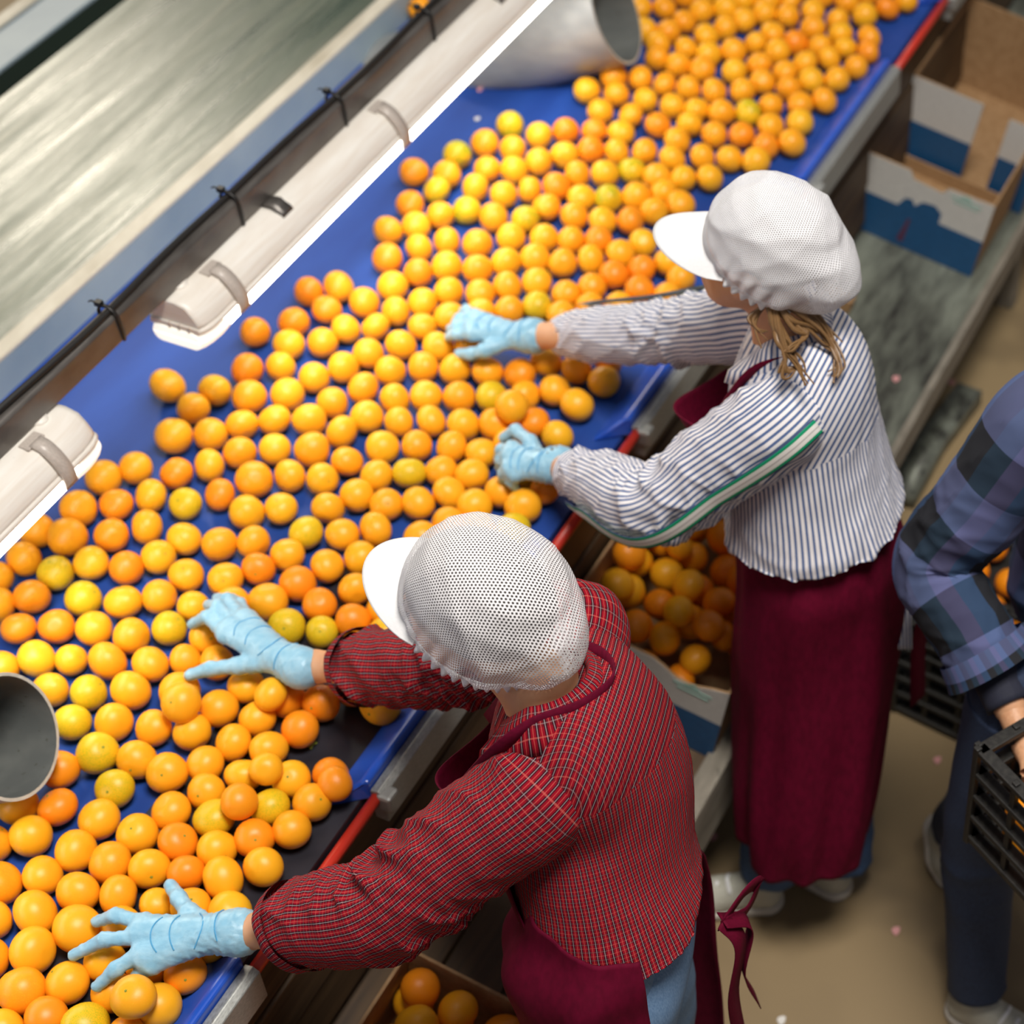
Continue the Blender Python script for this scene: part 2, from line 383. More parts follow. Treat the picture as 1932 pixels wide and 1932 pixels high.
    def plaid(name):
        m = NM(name, rough=.85, spec=.08); sx = m.add('ShaderNodeSeparateXYZ', {0: m.coord('UV')}); u, v = sx.outputs[0], sx.outputs[1]
        a = m.stripe(u, .0115, .25, .0046); b = m.stripe(u, .0115, .25, .0009); b2 = m.stripe(u, .0115, .75, .0009)
        c1 = m.stripe(v, .0115, .25, .0030); d1 = m.stripe(v, .0115, .25, .0005); d2 = m.stripe(v, .0115, .75, .0007)
        weave = m.rngm(m.noise(700, 2), .3, .7)
        c = m.mix(weave, (.21, .003, .012), (.30, .006, .018)); c = m.mix(m.math('MULTIPLY', c1, .42), c, (.035, .008, .012)); c = m.mix(m.math('MULTIPLY', a, .85), c, (.018, .006, .010))
        c = m.mix(m.math('MULTIPLY', d2, .42), c, (.60, .14, .11)); c = m.mix(m.math('MULTIPLY', d1, .18), c, (.6, .5, .5)); c = m.mix(m.math('MULTIPLY', b2, .65), c, (.62, .11, .085)); c = m.mix(m.math('MULTIPLY', b, .66), c, (.42, .38, .40))
        m.col(c); return m.m
    M['plaid'] = plaid('red_plaid')
    def strp(name, axis):
        m = NM(name, rough=.75, spec=.25); sx = m.add('ShaderNodeSeparateXYZ', {0: m.coord('UV')}); u = sx.outputs[axis]
        a = m.stripe(u, .0100, .5, .0042); m.col(m.mix(m.math('MULTIPLY', a, .95), (.82, .79, .80), (.050, .105, .27))); return m.m
    M['stripe'] = strp('blue_white_stripe', 0); M['stripe_v'] = strp('blue_white_stripe_cross', 1)
    m = NM('green_tape', rough=.6); sx = m.add('ShaderNodeSeparateXYZ', {0: m.coord('UV')}); u = sx.outputs[0]
    d = m.math('ABSOLUTE', m.math('SUBTRACT', u, .5)); c = m.mix(m.math('GREATER_THAN', d, .26), (.80, .78, .74), (.0, .30, .14)); c = m.mix(m.math('GREATER_THAN', d, .44), c, (.03, .05, .13)); c = m.mix(m.math('LESS_THAN', d, .035), c, (.45, .43, .42)); m.col(c); M['tape'] = m.m
    M['apron'] = m_plain('burgundy_cotton', (.105, .0015, .017), .8, spec=.12, var=.18, scale=30)
    M['apron2'] = M['apron']
    m = NM('denim', rough=.8); f = m.noise(400, 2, m.mapping(m.coord('Object'), (1, 1, .3))); m.col(m.mix(m.rngm(f, .3, .7), (.012, .022, .055), (.022, .04, .09))); M['denim'] = m.m
    m = NM('light_denim', rough=.8); f = m.noise(400, 2, m.mapping(m.coord('Object'), (1, 1, .3))); m.col(m.mix(m.rngm(f, .3, .7), (.10, .19, .34), (.16, .27, .44))); M['denim_l'] = m.m
    m = NM('mid_denim', rough=.8); f = m.noise(400, 2, m.mapping(m.coord('Object'), (1, 1, .3))); m.col(m.mix(m.rngm(f, .3, .7), (.03, .07, .17), (.055, .11, .23))); M['denim_m'] = m.m
    M['shoe'] = m_plain('white_canvas', (.46, .45, .38), .7, var=.08); M['sole'] = m_plain('rubber_sole', (.56, .52, .46), .6)
    def flan(name, k):
        m = NM(name, rough=.85, spec=.2); sx = m.add('ShaderNodeSeparateXYZ', {0: m.coord('UV')}); u, v = sx.outputs[0], sx.outputs[1]
        fu = m.math('FRACT', m.math('DIVIDE', u, k)); fv = m.math('FRACT', m.math('DIVIDE', v, k * 1.05))
        cu = m.add('ShaderNodeValToRGB', {0: fu}); cv = m.add('ShaderNodeValToRGB', {0: fv})
        for rmp, cols in ((cu, ((.0, (.018, .016, .017)), (.27, (.04, .09, .20)), (.53, (.09, .085, .19)), (.76, (.018, .045, .08)))), (cv, ((.0, (.13, .155, .32)), (.5, (.018, .022, .03))))):
            e = rmp.color_ramp.elements; rmp.color_ramp.interpolation = 'CONSTANT'
            while len(e) < len(cols): e.new(.9)
            for i, (p, c) in enumerate(cols): e[i].position = p; e[i].color = (*c, 1)
        m.col(m.mix(.5, cu.outputs[0], cv.outputs[0])); return m.m
    M['flannel'] = flan('blue_flannel', .17); M['flannel_s'] = flan('blue_flannel_cuff', .045)
    M['pink'] = m_plain('pink_scrap', (.70, .33, .33), .7); M['pale'] = m_plain('pale_scrap', (.75, .72, .68), .7)
    M['bead'] = m_plain('wooden_bead', (.10, .055, .03), .4); M['navy'] = m_plain('navy_knit', (.012, .014, .03), .8)
    M['print_grey'] = m_plain('crate_print', (.12, .115, .10), .6)
    return M
M = build_materials()

# ------------------------------------------------------------------ floor
V, Fc = box_vf(np.array([0, 4, -.05]), np.array([9., 0, 0]), np.array([0, 9., 0]), UP * .05)
tag(mesh('floor', V, Fc, None, M['floor'], False), 'stained tan concrete floor of the packing hall', kind='structure')

# ------------------------------------------------------------------ blue sorting conveyor
TB0, TB1 = -2.735, -1.475          # belt edges
cv = empty('sorting_conveyor', W(2.5, -2.1, 0), 'blue belt sorting conveyor with red bars and galvanised side rails', 'conveyor')
sbox('belt', -1.2, 6.4, TB0, TB1, HB - .02, HB, cv, M['belt'], 0)
o = sbox('rubber_mat', -.6, 2.14, -1.80, TB1 + .001, HB - .021, HB + .0025, cv, M['mat'], 0)
gaps = [(.27, .65), (1.235, 1.612), (2.25, 2.63), (3.19, 3.56), (4.126, 4.51), (5.08, 5.46)]
edges = [-.6] + [x for g in gaps for x in g] + [6.3]
for i in range(0, len(edges), 2):
    a, b = edges[i], edges[i + 1]
    r = sprism('side_rail', [(-1.458, HB - .05), (-1.458, HB + .026), (-1.442, HB + .030), (-1.430, HB + .022), (-1.430, HB - .05)], a, b, cv, M['galv'], .002)
    # slanted blue lip with a bevelled near end
    n0 = [(-1.530, HB), (-1.472, HB + .045), (-1.459, HB + .045), (-1.459, HB)]
    V = [W(a + (.035 if k in (1, 2) else 0) * 0 + (-.055 if k == 0 else 0), t, z) for k, (t, z) in enumerate(n0)] + [W(b, t, z) for t, z in n0]
    lip = mesh('lip', V, [(0, 1, 2, 3), (7, 6, 5, 4), (0, 4, 5, 1), (1, 5, 6, 2), (2, 6, 7, 3), (3, 7, 4, 0)], r, M['lip'], False); fix(lip); bevel(lip, .006, 3)
    if a > 0:
        k = mesh('bracket', *box_vf(W(a + .010, -1.430, HB + .005), CD * .016, RD * .015, UP * .02), r, M['galv'], False); bevel(k, .006)
for a, b in gaps:
    tube('red_bar', [W(a - .012, -1.446, HB + .012), W((a + b) / 2, -1.446, HB + .012), W(b + .012, -1.446, HB + .012)], .0105, cv, M['red'], 12)
    sbox('red_skirt', a - .05, b + .0, -1.468, -1.462, HB - .045, HB - .012, cv, M['red'], .001)
for k in range(3):
    sbox('plank', -1.0, 6.2, -1.50 + .004 * (k % 2), -1.475 + .004 * (k % 2), .47 + .125 * k, .587 + .125 * k, cv, M['wood'], .004)
for s in (-.4, 1.9, 3.4, 5.0):
    sbox('leg', s, s + .06, -1.57, -1.51, 0, .86, cv, M['galv'])
    sbox('leg', s, s + .06, -2.74, -2.68, 0, .86, cv, M['galv'])
for t in (-2.74, -1.56): sbox('frame_beam', -1.1, 6.2, t, t + .05, HB - .10, HB - .022, cv, M['galv'])
for px, py, c in ((905, 170, 'pink'), (900, 225, 'pale')):
    p = at(px, py, HB); V = [p + .009 * math.cos(a) * CD * (1 + .4 * math.sin(3 * a)) + .007 * math.sin(a) * RD + UP * .0015 for a in np.linspace(0, 6.28, 9)[:-1]]
    V += [v + UP * .001 for v in V]
    q = mesh('scrap', V, [tuple(range(7, -1, -1)), tuple(range(8, 16))] + [(i, (i + 1) % 8, 8 + (i + 1) % 8, 8 + i) for i in range(8)], None, M[c], False)
    tag(q, 'tiny pink scrap on bare blue belt below the far grey pipe' if c == 'pink' else 'tiny pale scrap on bare blue belt beside the far fruit', 'scrap')

# ------------------------------------------------------------------ green conveyor
gv = empty('green_conveyor', W(2.5, -3.1, 0), 'wide streaky green conveyor belt with blue-grey sides above blue belt', 'conveyor')
sbox('belt', -1.2, 6.6, -3.405, -2.767, .915, .945, gv, M['green'], 0)
sbox('gap_shadow_strip', -1.2, 6.6, -3.51, -3.40, .90, .920, gv, M['gapshadow'], 0)  # near-black colour stands in for the shadow between belt and far wall
sw = sbox('side_wall', -1.2, 6.6, -2.757, -2.732, HB - .3, HB + .082, gv, M['bluegrey'], .004)
sbox('top_edge', -1.2, 6.6, -2.770, -2.729, HB + .083, HB + .094, sw, M['cream'], .004)
sw = sbox('side_wall', -1.2, 6.6, -3.66, -3.515, HB - .3, HB + .045, gv, M['bluegrey'], .004)
sbox('top_edge', -1.2, 6.6, -3.68, -3.64, HB + .045, HB + .055, sw, M['cream'], .003)
for s in (-.3, 2.6, 5.4):
    for t in (-2.86, -3.62): sbox('leg', s, s + .06, t, t + .06, 0, .9, gv, M['galv'])

# ------------------------------------------------------------------ beam with cable, lamps
ZB = 1.335; TBM = -2.186      # underside of beam, its right face
bmo = empty('lamp_beam', W(2.4, TBM - .02, ZB), 'bare steel beam carrying a tied black cable above both lamps', 'beam')
sprism('channel', [(TBM - .034, ZB), (TBM - .034, ZB + .058), (TBM - .026, ZB + .060), (TBM - .006, ZB + .060), (TBM, ZB + .054), (TBM, ZB)], -.6, 5.2, bmo, M['steel'], .003)
ties = [1.31, 1.68, 2.055, 2.435, 2.81, 3.17, 3.53]
ss = np.linspace(-.6, 5.2, 150); rr = np.random.default_rng(3)
wob = np.array([.004 * math.sin(7.1 * s) + .002 * math.sin(13 * s + 1) for s in ss])
tube('cable', [W(s, TBM - .017 + a, ZB + .066 + .002 * abs(math.sin((s - 1.68) / .373 * math.pi))) for s, a in zip(ss, wob)], .0065, bmo, M['black'], 8)
for s in ties:
    ring = [W(s, TBM - .037, ZB + .01), W(s, TBM - .037, ZB + .060), W(s, TBM - .026, ZB + .074), W(s, TBM - .010, ZB + .074), W(s, TBM + .002, ZB + .060), W(s + .003, TBM + .003, ZB + .03), W(s + .004, TBM + .001, ZB - .001)]
    tie = ribbon('cable_tie', catmull(ring, 26), CD, .007, .003, bmo, M['black'])
    obox('tie_head', W(s + .002, TBM - .034, ZB + .076), CD * .006, RD * .007, UP * .005, tie, M['black'], .001)
    ribbon('tie_tail', [W(s, TBM - .038, ZB + .078), W(s - .003, TBM - .046, ZB + .082), W(s - .006, TBM - .050, ZB + .080)], CD, .004, .0015, tie, M['black'])

def rrect(w0, w1, z0, z1, r, n=5):
    pts = []
    for (cx, cz, a0) in ((w1 - r, z1 - r, 0), (w0 + r, z1 - r, 90), (w0 + r, z0 + r, 180), (w1 - r, z0 + r, 270)):
        for k in range(n + 1): a = math.radians(a0 + 90 * k / n); pts.append((cx + r * math.cos(a), cz + r * math.sin(a)))
    return pts
def shell(name, s0, s1, prof, inset, parent, m):
    "sweep of a closed (t,z) profile with rounded ends"
    n = len(prof); P = np.array(prof); c = P.mean(0); sec = []
    E = [(0, .80), (.25, .90), (.6, .97), (1, 1)]
    for d, k in E: sec.append((s0 + inset * d, k))
    for d, k in reversed(E): sec.append((s1 - inset * d, k))
    V = []; Fc = []
    for s, k in sec:
        for t, z in P: V.append(W(s, c[0] + (t - c[0]) * k, c[1] + (z - c[1]) * (1 - (1 - k) * .5)))
    for i in range(len(sec) - 1):
        for j in range(n): a = i * n + j; b = i * n + (j + 1) % n; Fc.append((a, b, b + n, a + n))
    Fc.append(tuple(range(n - 1, -1, -1))); q = (len(sec) - 1) * n; Fc.append(tuple(range(q, q + n)))
    o = mesh(name, V, Fc, parent, m, True); fix(o)
    o.data.polygons.foreach_set('use_smooth', [len(p.vertices) == 4 for p in o.data.polygons])
    return o
LT0, LT1 = -2.245, -2.112       # lamp sides
def tube_lamp(s0, s1, clips, brackets, label):
    L = empty('tube_lamp', W((s0 + s1) / 2, -2.15, ZB - .09), label, 'lamp', 'tube lamps under the steel beam')
    top = [(LT0, ZB - .060), (LT0 + .004, ZB - .030), (LT0 + .040, ZB - .004), (LT0 + .060, ZB - .0015), (LT1 - .060, ZB - .0015), (LT1 - .030, ZB - .008), (LT1 - .012, ZB - .030), (LT1 - .004, ZB - .044), (LT1, ZB - .060)]
    h = shell('housing', s0, s1, top, .045, L, M['housing'])
    shell('rim', s0 - .004, s1 + .004, rrect(LT0 - .003, LT1 + .003, ZB - .066, ZB - .052, .006, 3), .04, h, M['housing'])
    d = shell('diffuser', s0 - .001, s1 + .001, rrect(LT0 + .001, LT1 - .001, ZB - .104, ZB - .060, .022), .05, L, M['lamp'])
    # plain end cap of the diffuser glows less than the tube zone
    shell('end_cap', s0 - .006, s0 + .105, rrect(LT0 - .001, LT1 + .001, ZB - .1055, ZB - .062, .022), .05, L, M['lamprim'])
    shell('end_cap', s1 - .105, s1 + .006, rrect(LT0 - .001, LT1 + .001, ZB - .1055, ZB - .062, .022), .05, L, M['lamprim'])
    for s in clips:
        c = ribbon('clip', catmull([W(s, LT1 - .047, ZB + .002), W(s, LT1 - .026, ZB - .004), W(s, LT1 - .006, ZB - .026), W(s, LT1 + .006, ZB - .055), W(s, LT1 + .006, ZB - .082)], 14), CD, .030, .005, L, M['clip'])
        obox('slot', W(s, LT1 - .018, ZB - .0105), CD * .006, (RD * .7 - UP * .7) * .006, (RD * .7 + UP * .7) * .0012, c, M['steel'], 0)
        obox('recess', W(s, LT1 - .055, ZB - .001), CD * .022, RD * .012, UP * .0025, h, M['clip'], .002)
    for s in brackets:
        ribbon('bracket', [W(s, TBM - .005, ZB + .003), W(s, TBM + .022, ZB + .006), W(s, TBM + .030, ZB - .001), W(s, TBM + .042, ZB - .006), W(s, TBM + .047, ZB - .014)], CD, .036, .003, L, M['steel'])
    # cable entry dome near each end and ribs on the end
    for s in (s0 + .05, s1 - .05):
        tube('entry_plug', [W(s, LT0 + .055, ZB - .006), W(s, LT0 + .055, ZB + .003)], .016, h, M['housing'], 16)
    for k in range(3): obox('rib', W(s0 - .002, LT0 + .055 + .022 * k, ZB - .060), CD * .004, RD * .002, UP * .008, h, M['clip'], 0)
    return L
tube_lamp(2.185, 3.77, [2.30, 2.90, 3.6], [2.52, 3.4], 'grey tube lamp with glowing edge reaching to the top of the photo')
tube_lamp(.28, 1.870, [.45, 1.1, 1.77], [.7, 1.4], 'grey tube lamp cut off by the left edge of the photo')

# ------------------------------------------------------------------ reject pipes
def reject_pipe(cpx, cpy, z, R, label):
    c = at(cpx, cpy, z); a = unit([.895, -.18, .41])
    back = c - a * ((z - HB + R * .9) / a[2] + .08)
    P = np.linspace(back, c, 12); up = unit(UP - a * a[2]); sd = np.cross(a, up); n = 48
    root = empty('reject_pipe', W(*st(back)[:2], HB), label, 'pipe', 'grey pipes set into the blue belt')
    V = []; Fc = []
    for p in P:
        for k in range(n): th = 2 * math.pi * k / n; V.append(p + R * (math.cos(th) * up + math.sin(th) * sd))
    for i in range(len(P) - 1):
        for k in range(n): q = i * n + k; e = i * n + (k + 1) % n; Fc.append((q, e, e + n, q + n))
    # cut at belt plane: clamp points below to the belt
    V = np.array(V); V[:, 2] = np.maximum(V[:, 2], HB - .004)
    o = mesh('outer_wall', V, Fc, root, M['pvc']); fix(o)
    V2 = []; r2 = R - .006
    for p in P:
        for k in range(n): th = 2 * math.pi * k / n; V2.append(p + r2 * (math.cos(th) * up + math.sin(th) * sd))
    V2 = np.array(V2); V2[:, 2] = np.maximum(V2[:, 2], HB - .002)
    o = mesh('inner_wall', V2, [f[::-1] for f in Fc], root, M['pvcin'])
    j = (len(P) - 1) * n; ring = [(k, (k + 1) % n, n + (k + 1) % n, n + k) for k in range(n)]
    mesh('rim', np.concatenate([V[j:], V2[j:]]) + a * .001, ring, root, M['pvcrim'], False)
reject_pipe(1163, 28, 1.06, .125, 'grey pipe mouth among the far oranges at the top')
reject_pipe(18, 1390, 1.075, .108, 'grey pipe mouth at the left edge among near oranges')

# ------------------------------------------------------------------ packing shelf
TILT = math.atan2(.075, .38)
sh = empty('packing_shelf', W(2.6, -1.3, 0), 'long tilted dusty shelf under the sorting conveyor', 'shelf')
def shz(t): return .372 + (-1.13 - t) * math.tan(TILT)
sprism('top_sheet', [(-1.62, shz(-1.62)), (-1.62, shz(-1.62) - .012), (-1.12, shz(-1.12) - .012), (-1.12, shz(-1.12))], 2.9, 6.2, sh, M['sheet'], 0, 4)
for k in range(4):
    ta, tb = -1.62 + .125 * k, -1.62 + .125 * k + .119
    sprism('shelf_board', [(ta, shz(ta)), (ta, shz(ta) - .02), (tb, shz(tb) - .02), (tb, shz(tb))], -1, 2.895, sh, M['wood'], .003)
sbox('edge_board', -1, 2.95, -1.135, -1.085, .24, .392, sh, M['greyboard'], .004)
sbox('edge_strip', 2.95, 6.2, -1.125, -1.105, .30, .376, sh, M['greyboard'], .003)
for s in (-.5, 1.2, 2.9, 4.4, 5.8):
    sbox('leg', s, s + .05, -1.19, -1.14, 0, .35, sh, M['greyboard'])
    sbox('leg', s, s + .05, -1.60, -1.55, 0, .43, sh, M['greyboard'])

# ------------------------------------------------------------------ cardboard boxes
TA = np.array(RD * math.cos(TILT) - UP * math.sin(TILT)); TN = np.array(RD * math.sin(TILT) + UP * math.cos(TILT))
def carton(s0, t0, ln, wd, ht, label, cut='plain', base=None, logo=True, zoff=.002, endh=None):
    endh = ht if endh is None else endh
    org = W(s0, t0, shz(t0) + zoff) if base is None else base
    def Q(a, b, c): return org + CD * a + TA * b + TN * c      # a along conveyor, b across, c up
    R = empty('carton', Q(ln / 2, wd / 2, 0), label, 'box', 'printed fruit cartons')
    th = .006
    def panel(name, pts, nrm, m, parent=R, t=th):
        pts = [np.asarray(p) for p in pts]; n = len(pts); V = pts + [p + nrm * t for p in pts]
        o = mesh(name, V, [tuple(range(n)), tuple(range(2 * n - 1, n - 1, -1))] + [(i, (i + 1) % n, n + (i + 1) % n, n + i) for i in range(n)], parent, m, False); fix(o); return o
    panel('bottom', [Q(0, 0, 0), Q(ln, 0, 0), Q(ln, wd, 0), Q(0, wd, 0)], TN, M['kraft'])
    panel('side_panel', [Q(0, 0, 0), Q(ln, 0, 0), Q(ln, 0, ht), Q(0, 0, ht)], TA, M['kraft'])
    panel('side_panel', [Q(0, wd - th, 0), Q(ln, wd - th, 0), Q(ln, wd - th, ht), Q(0, wd - th, ht)], TA, M['kraft'])
    panel('end_panel', [Q(ln - th, 0, 0), Q(ln - th, wd, 0), Q(ln - th, wd, endh), Q(ln - th, 0, endh)], CD, M['kraft'])
    # printed outside of the far end, and near end with its cut edge
    if cut == 'plain': prof = [(0, ht), (wd, ht)]
    elif cut == 'dip': prof = [(0, ht), (wd * .55, ht), (wd * .62, ht - .012), (wd * .7, ht - .03), (wd * .8, ht - .03), (wd * .9, ht - .012), (wd, ht)]
    elif cut == 'wave': prof = [(0, ht), (wd * .36, ht), (wd * .40, ht - .022), (wd * .62, ht - .028), (wd * .66, ht - .006), (wd, ht)]
    elif cut == 'slot': prof = [(0, ht), (wd * .52, ht), (wd * .52, .02), (wd * .72, .02), (wd * .72, ht - .01), (wd, ht - .01)]
    f = panel('front_panel', [Q(0, 0, 0)] + [Q(0, 0, ht)] * 0 + [Q(0, b, c) for b, c in prof] + [Q(0, wd, 0)], CD, M['kraft'])
    hb = ht * .52; e = -.0015
    def pr(name, poly, m, off=e): panel(name, [Q(off, b, c) for b, c in poly], CD, m, f, .001)
    if cut == 'slot':
        pr('white_print', [(0, hb), (0, ht), (wd * .52, ht), (wd * .52, hb)], M['boxwhite']); pr('blue_print', [(0, 0), (0, hb), (wd * .52, hb), (wd * .52, 0)], M['boxblue'])
        pr('white_print', [(wd * .72, hb), (wd * .72, ht - .01), (wd, ht - .01), (wd, hb)], M['boxwhite']); pr('blue_print', [(wd * .72, 0), (wd * .72, hb), (wd, hb), (wd, 0)], M['boxblue'])
    elif cut == 'wave':
        z = [(0, hb), (wd * .34, hb), (wd * .38, hb + .03), (wd * .43, hb + .035), (wd * .46, hb + .018), (wd * .51, hb + .04), (wd * .60, hb + .045), (wd * .66, hb + .028), (wd * .66, hb - .005), (wd, hb - .005)]
        pr('white_print', z + [(b, c) for b, c in reversed(prof)], M['boxwhite']); pr('blue_print', [(0, 0)] + z + [(wd, 0)], M['boxblue'])
        pr('red_print', [(wd * .40, .02), (wd * .44, .10), (wd * .46, .10), (wd * .45, .02)], M['boxred'], -.0028)
    else:
        pr('white_print', [(0, hb)] + prof + [(wd, hb)], M['boxwhite']); pr('blue_print', [(0, 0), (0, hb), (wd, hb), (wd, 0)], M['boxblue'])
    if logo:
        # small pale-green printed device: three leaf strokes over two lines of print
        b0 = wd * .80; c0 = ht - .045 if cut != 'wave' else ht - .030
        for k, (db, dc, l, hh) in enumerate(((-.045, .004, .09, .0045), (-.035, -.008, .075, .004), (-.02, .013, .035, .004), (-.008, .020, .016, .004))):
            pr('green_print', [(b0 + db, c0 + dc), (b0 + db + l, c0 + dc), (b0 + db + l - .004, c0 + dc + hh), (b0 + db + .004, c0 + dc + hh)], M['boxgreen'], -.0026)
    return R, Q
boxA, QA = carton(2.285, -1.505, .56, .385, .235, 'white and blue carton full of oranges between the two aproned workers', 'dip')
boxC, QC = carton(4.03, -1.535, .31, .375, .25, 'empty blue and white carton with torn wavy front edge on shelf', 'wave', endh=.05)
boxD, QD = carton(4.36, -1.53, .45, .40, .29, 'blue and white carton with open slot in front, behind torn one', 'slot', logo=False)
baseB = W(1.02, -1.40, .30)
boxB, QB = carton(1.02, -1.40, .49, .35, .20, 'carton of oranges at the bottom edge below the red plaid sleeve', 'plain', logo=False, zoff=.0)
q = at(1690, 468, .40)
obox('kraft_block', W(3.72, -1.43, shz(-1.43) + .022), CD * .018, TA * .045, TN * .02, None, M['kraft'], .003)
tag(bpy.data.objects['kraft_block'], 'small brown cardboard offcut on the shelf before the torn carton', 'cardboard')
for px, py, z, c, lb in ((1690, 716, shz(-1.2), 'pink', 'pink scrap on the dusty shelf beside the striped shirt'), (1795, 722, .0, 'pink', 'faint pink scrap on brown floor by the grey strip'), (1768, 1435, 0, 'pink', 'pink scrap on shaded floor between apron and black crate'),
                         (1690, 1757, 0, 'pink', 'bright pink scrap on sunlit floor near the jeans'), (1345, 1580, 0, 'pink', 'pink scrap on floor beside the red plaid shirt'), (1474, 1926, 0, 'pale', 'white scrap on floor at the bottom edge')):
    p = at(px, py, z); r = .011; V = [p + r * (math.cos(a) * CD * (1 + .3 * math.sin(3 * a)) + .8 * math.sin(a) * RD) + UP * .001 for a in np.linspace(0, 2 * math.pi, 10)[:-1]]
    V += [v + UP * .003 for v in V]
    tag(mesh('scrap', V, [tuple(range(8, -1, -1)), tuple(range(9, 18))] + [(i, (i + 1) % 9, 9 + (i + 1) % 9, 9 + i) for i in range(9)], None, M[c], False), lb, 'scrap')

# ------------------------------------------------------------------ black crates
def crate(org, X, Y, lx, ly, h, label, nslat=(5, 4), group=None, tilt=None, logo=False):
    X = unit(X); Y = unit(Y); Zc = unit(np.cross(X, Y))
    if Zc[2] < 0: Zc = -Zc
    R = empty('plastic_crate', org, label, 'crate', group)
    def P(a, b, c): return org + X * a + Y * b + Zc * c
    def bx(name, a0, a1, b0, b1, c0, c1, m=M['crate'], parent=R):
        return obox(name, P((a0 + a1) / 2, (b0 + b1) / 2, (c0 + c1) / 2), X * abs(a1 - a0) / 2, Y * abs(b1 - b0) / 2, Zc * abs(c1 - c0) / 2, parent, m, .002)
    bx('floor_panel', 0, lx, 0, ly, 0, .008)
    for i in range(nslat[0]):
        c = .012 + (h - .03) * i / (nslat[0] - 1)
        bx('slat', 0, lx, -.004, .020, c, c + .012); bx('slat', 0, lx, ly - .020, ly + .004, c, c + .012)
        bx('slat', -.004, .020, 0, ly, c, c + .012); bx('slat', lx - .020, lx + .004, 0, ly, c, c + .012)
    nx = max(2, int(lx / .085)); ny = max(2, int(ly / .085))
    for i in range(nx + 1):
        a = lx * i / nx; bx('rib', a - .006, a + .006, 0, .012, 0, h); bx('rib', a - .006, a + .006, ly - .012, ly, 0, h)
    for i in range(ny + 1):
        b = ly * i / ny; bx('rib', 0, .012, b - .006, b + .006, 0, h); bx('rib', lx - .012, lx, b - .006, b + .006, 0, h)
    return R, P, bx
a = at(1723, 1359, 0); b = at(1843, 1417, 0); X = unit(b - a); Y = np.array([-X[1], X[0], 0])
if Y[1] < 0: Y = -Y
cr = []
for k in range(2):
    R, P, bx = crate(a - X * .06 + UP * (.26 * k), X, Y, .60, .40, .25, 'black plastic crate at the foot of the stack behind the aproned worker' if k == 0 else 'upper black plastic crate of stack, oranges inside, behind striped shirt', group='stacked black crates')
    cr.append((R, P))
    if k == 1:
        for i, l in enumerate((.02, .06, .05)): bx('print', .17 + .07 * i, .17 + .07 * i + l, -.0075, -.005, .10, .118, M['print_grey'], R)
p0 = at(1722, 890, .0); p1 = at(1826, 735, .0)
ribbon('floor_strip', np.array([at(1700, 940, .03), at(1760, 832, .03), at(1829, 742, .03)]), RD, .075, .05, None, M['sheet'])
tag(bpy.data.objects['floor_strip'], 'grey metal strip lying on floor beside the stacked crates', 'strip')

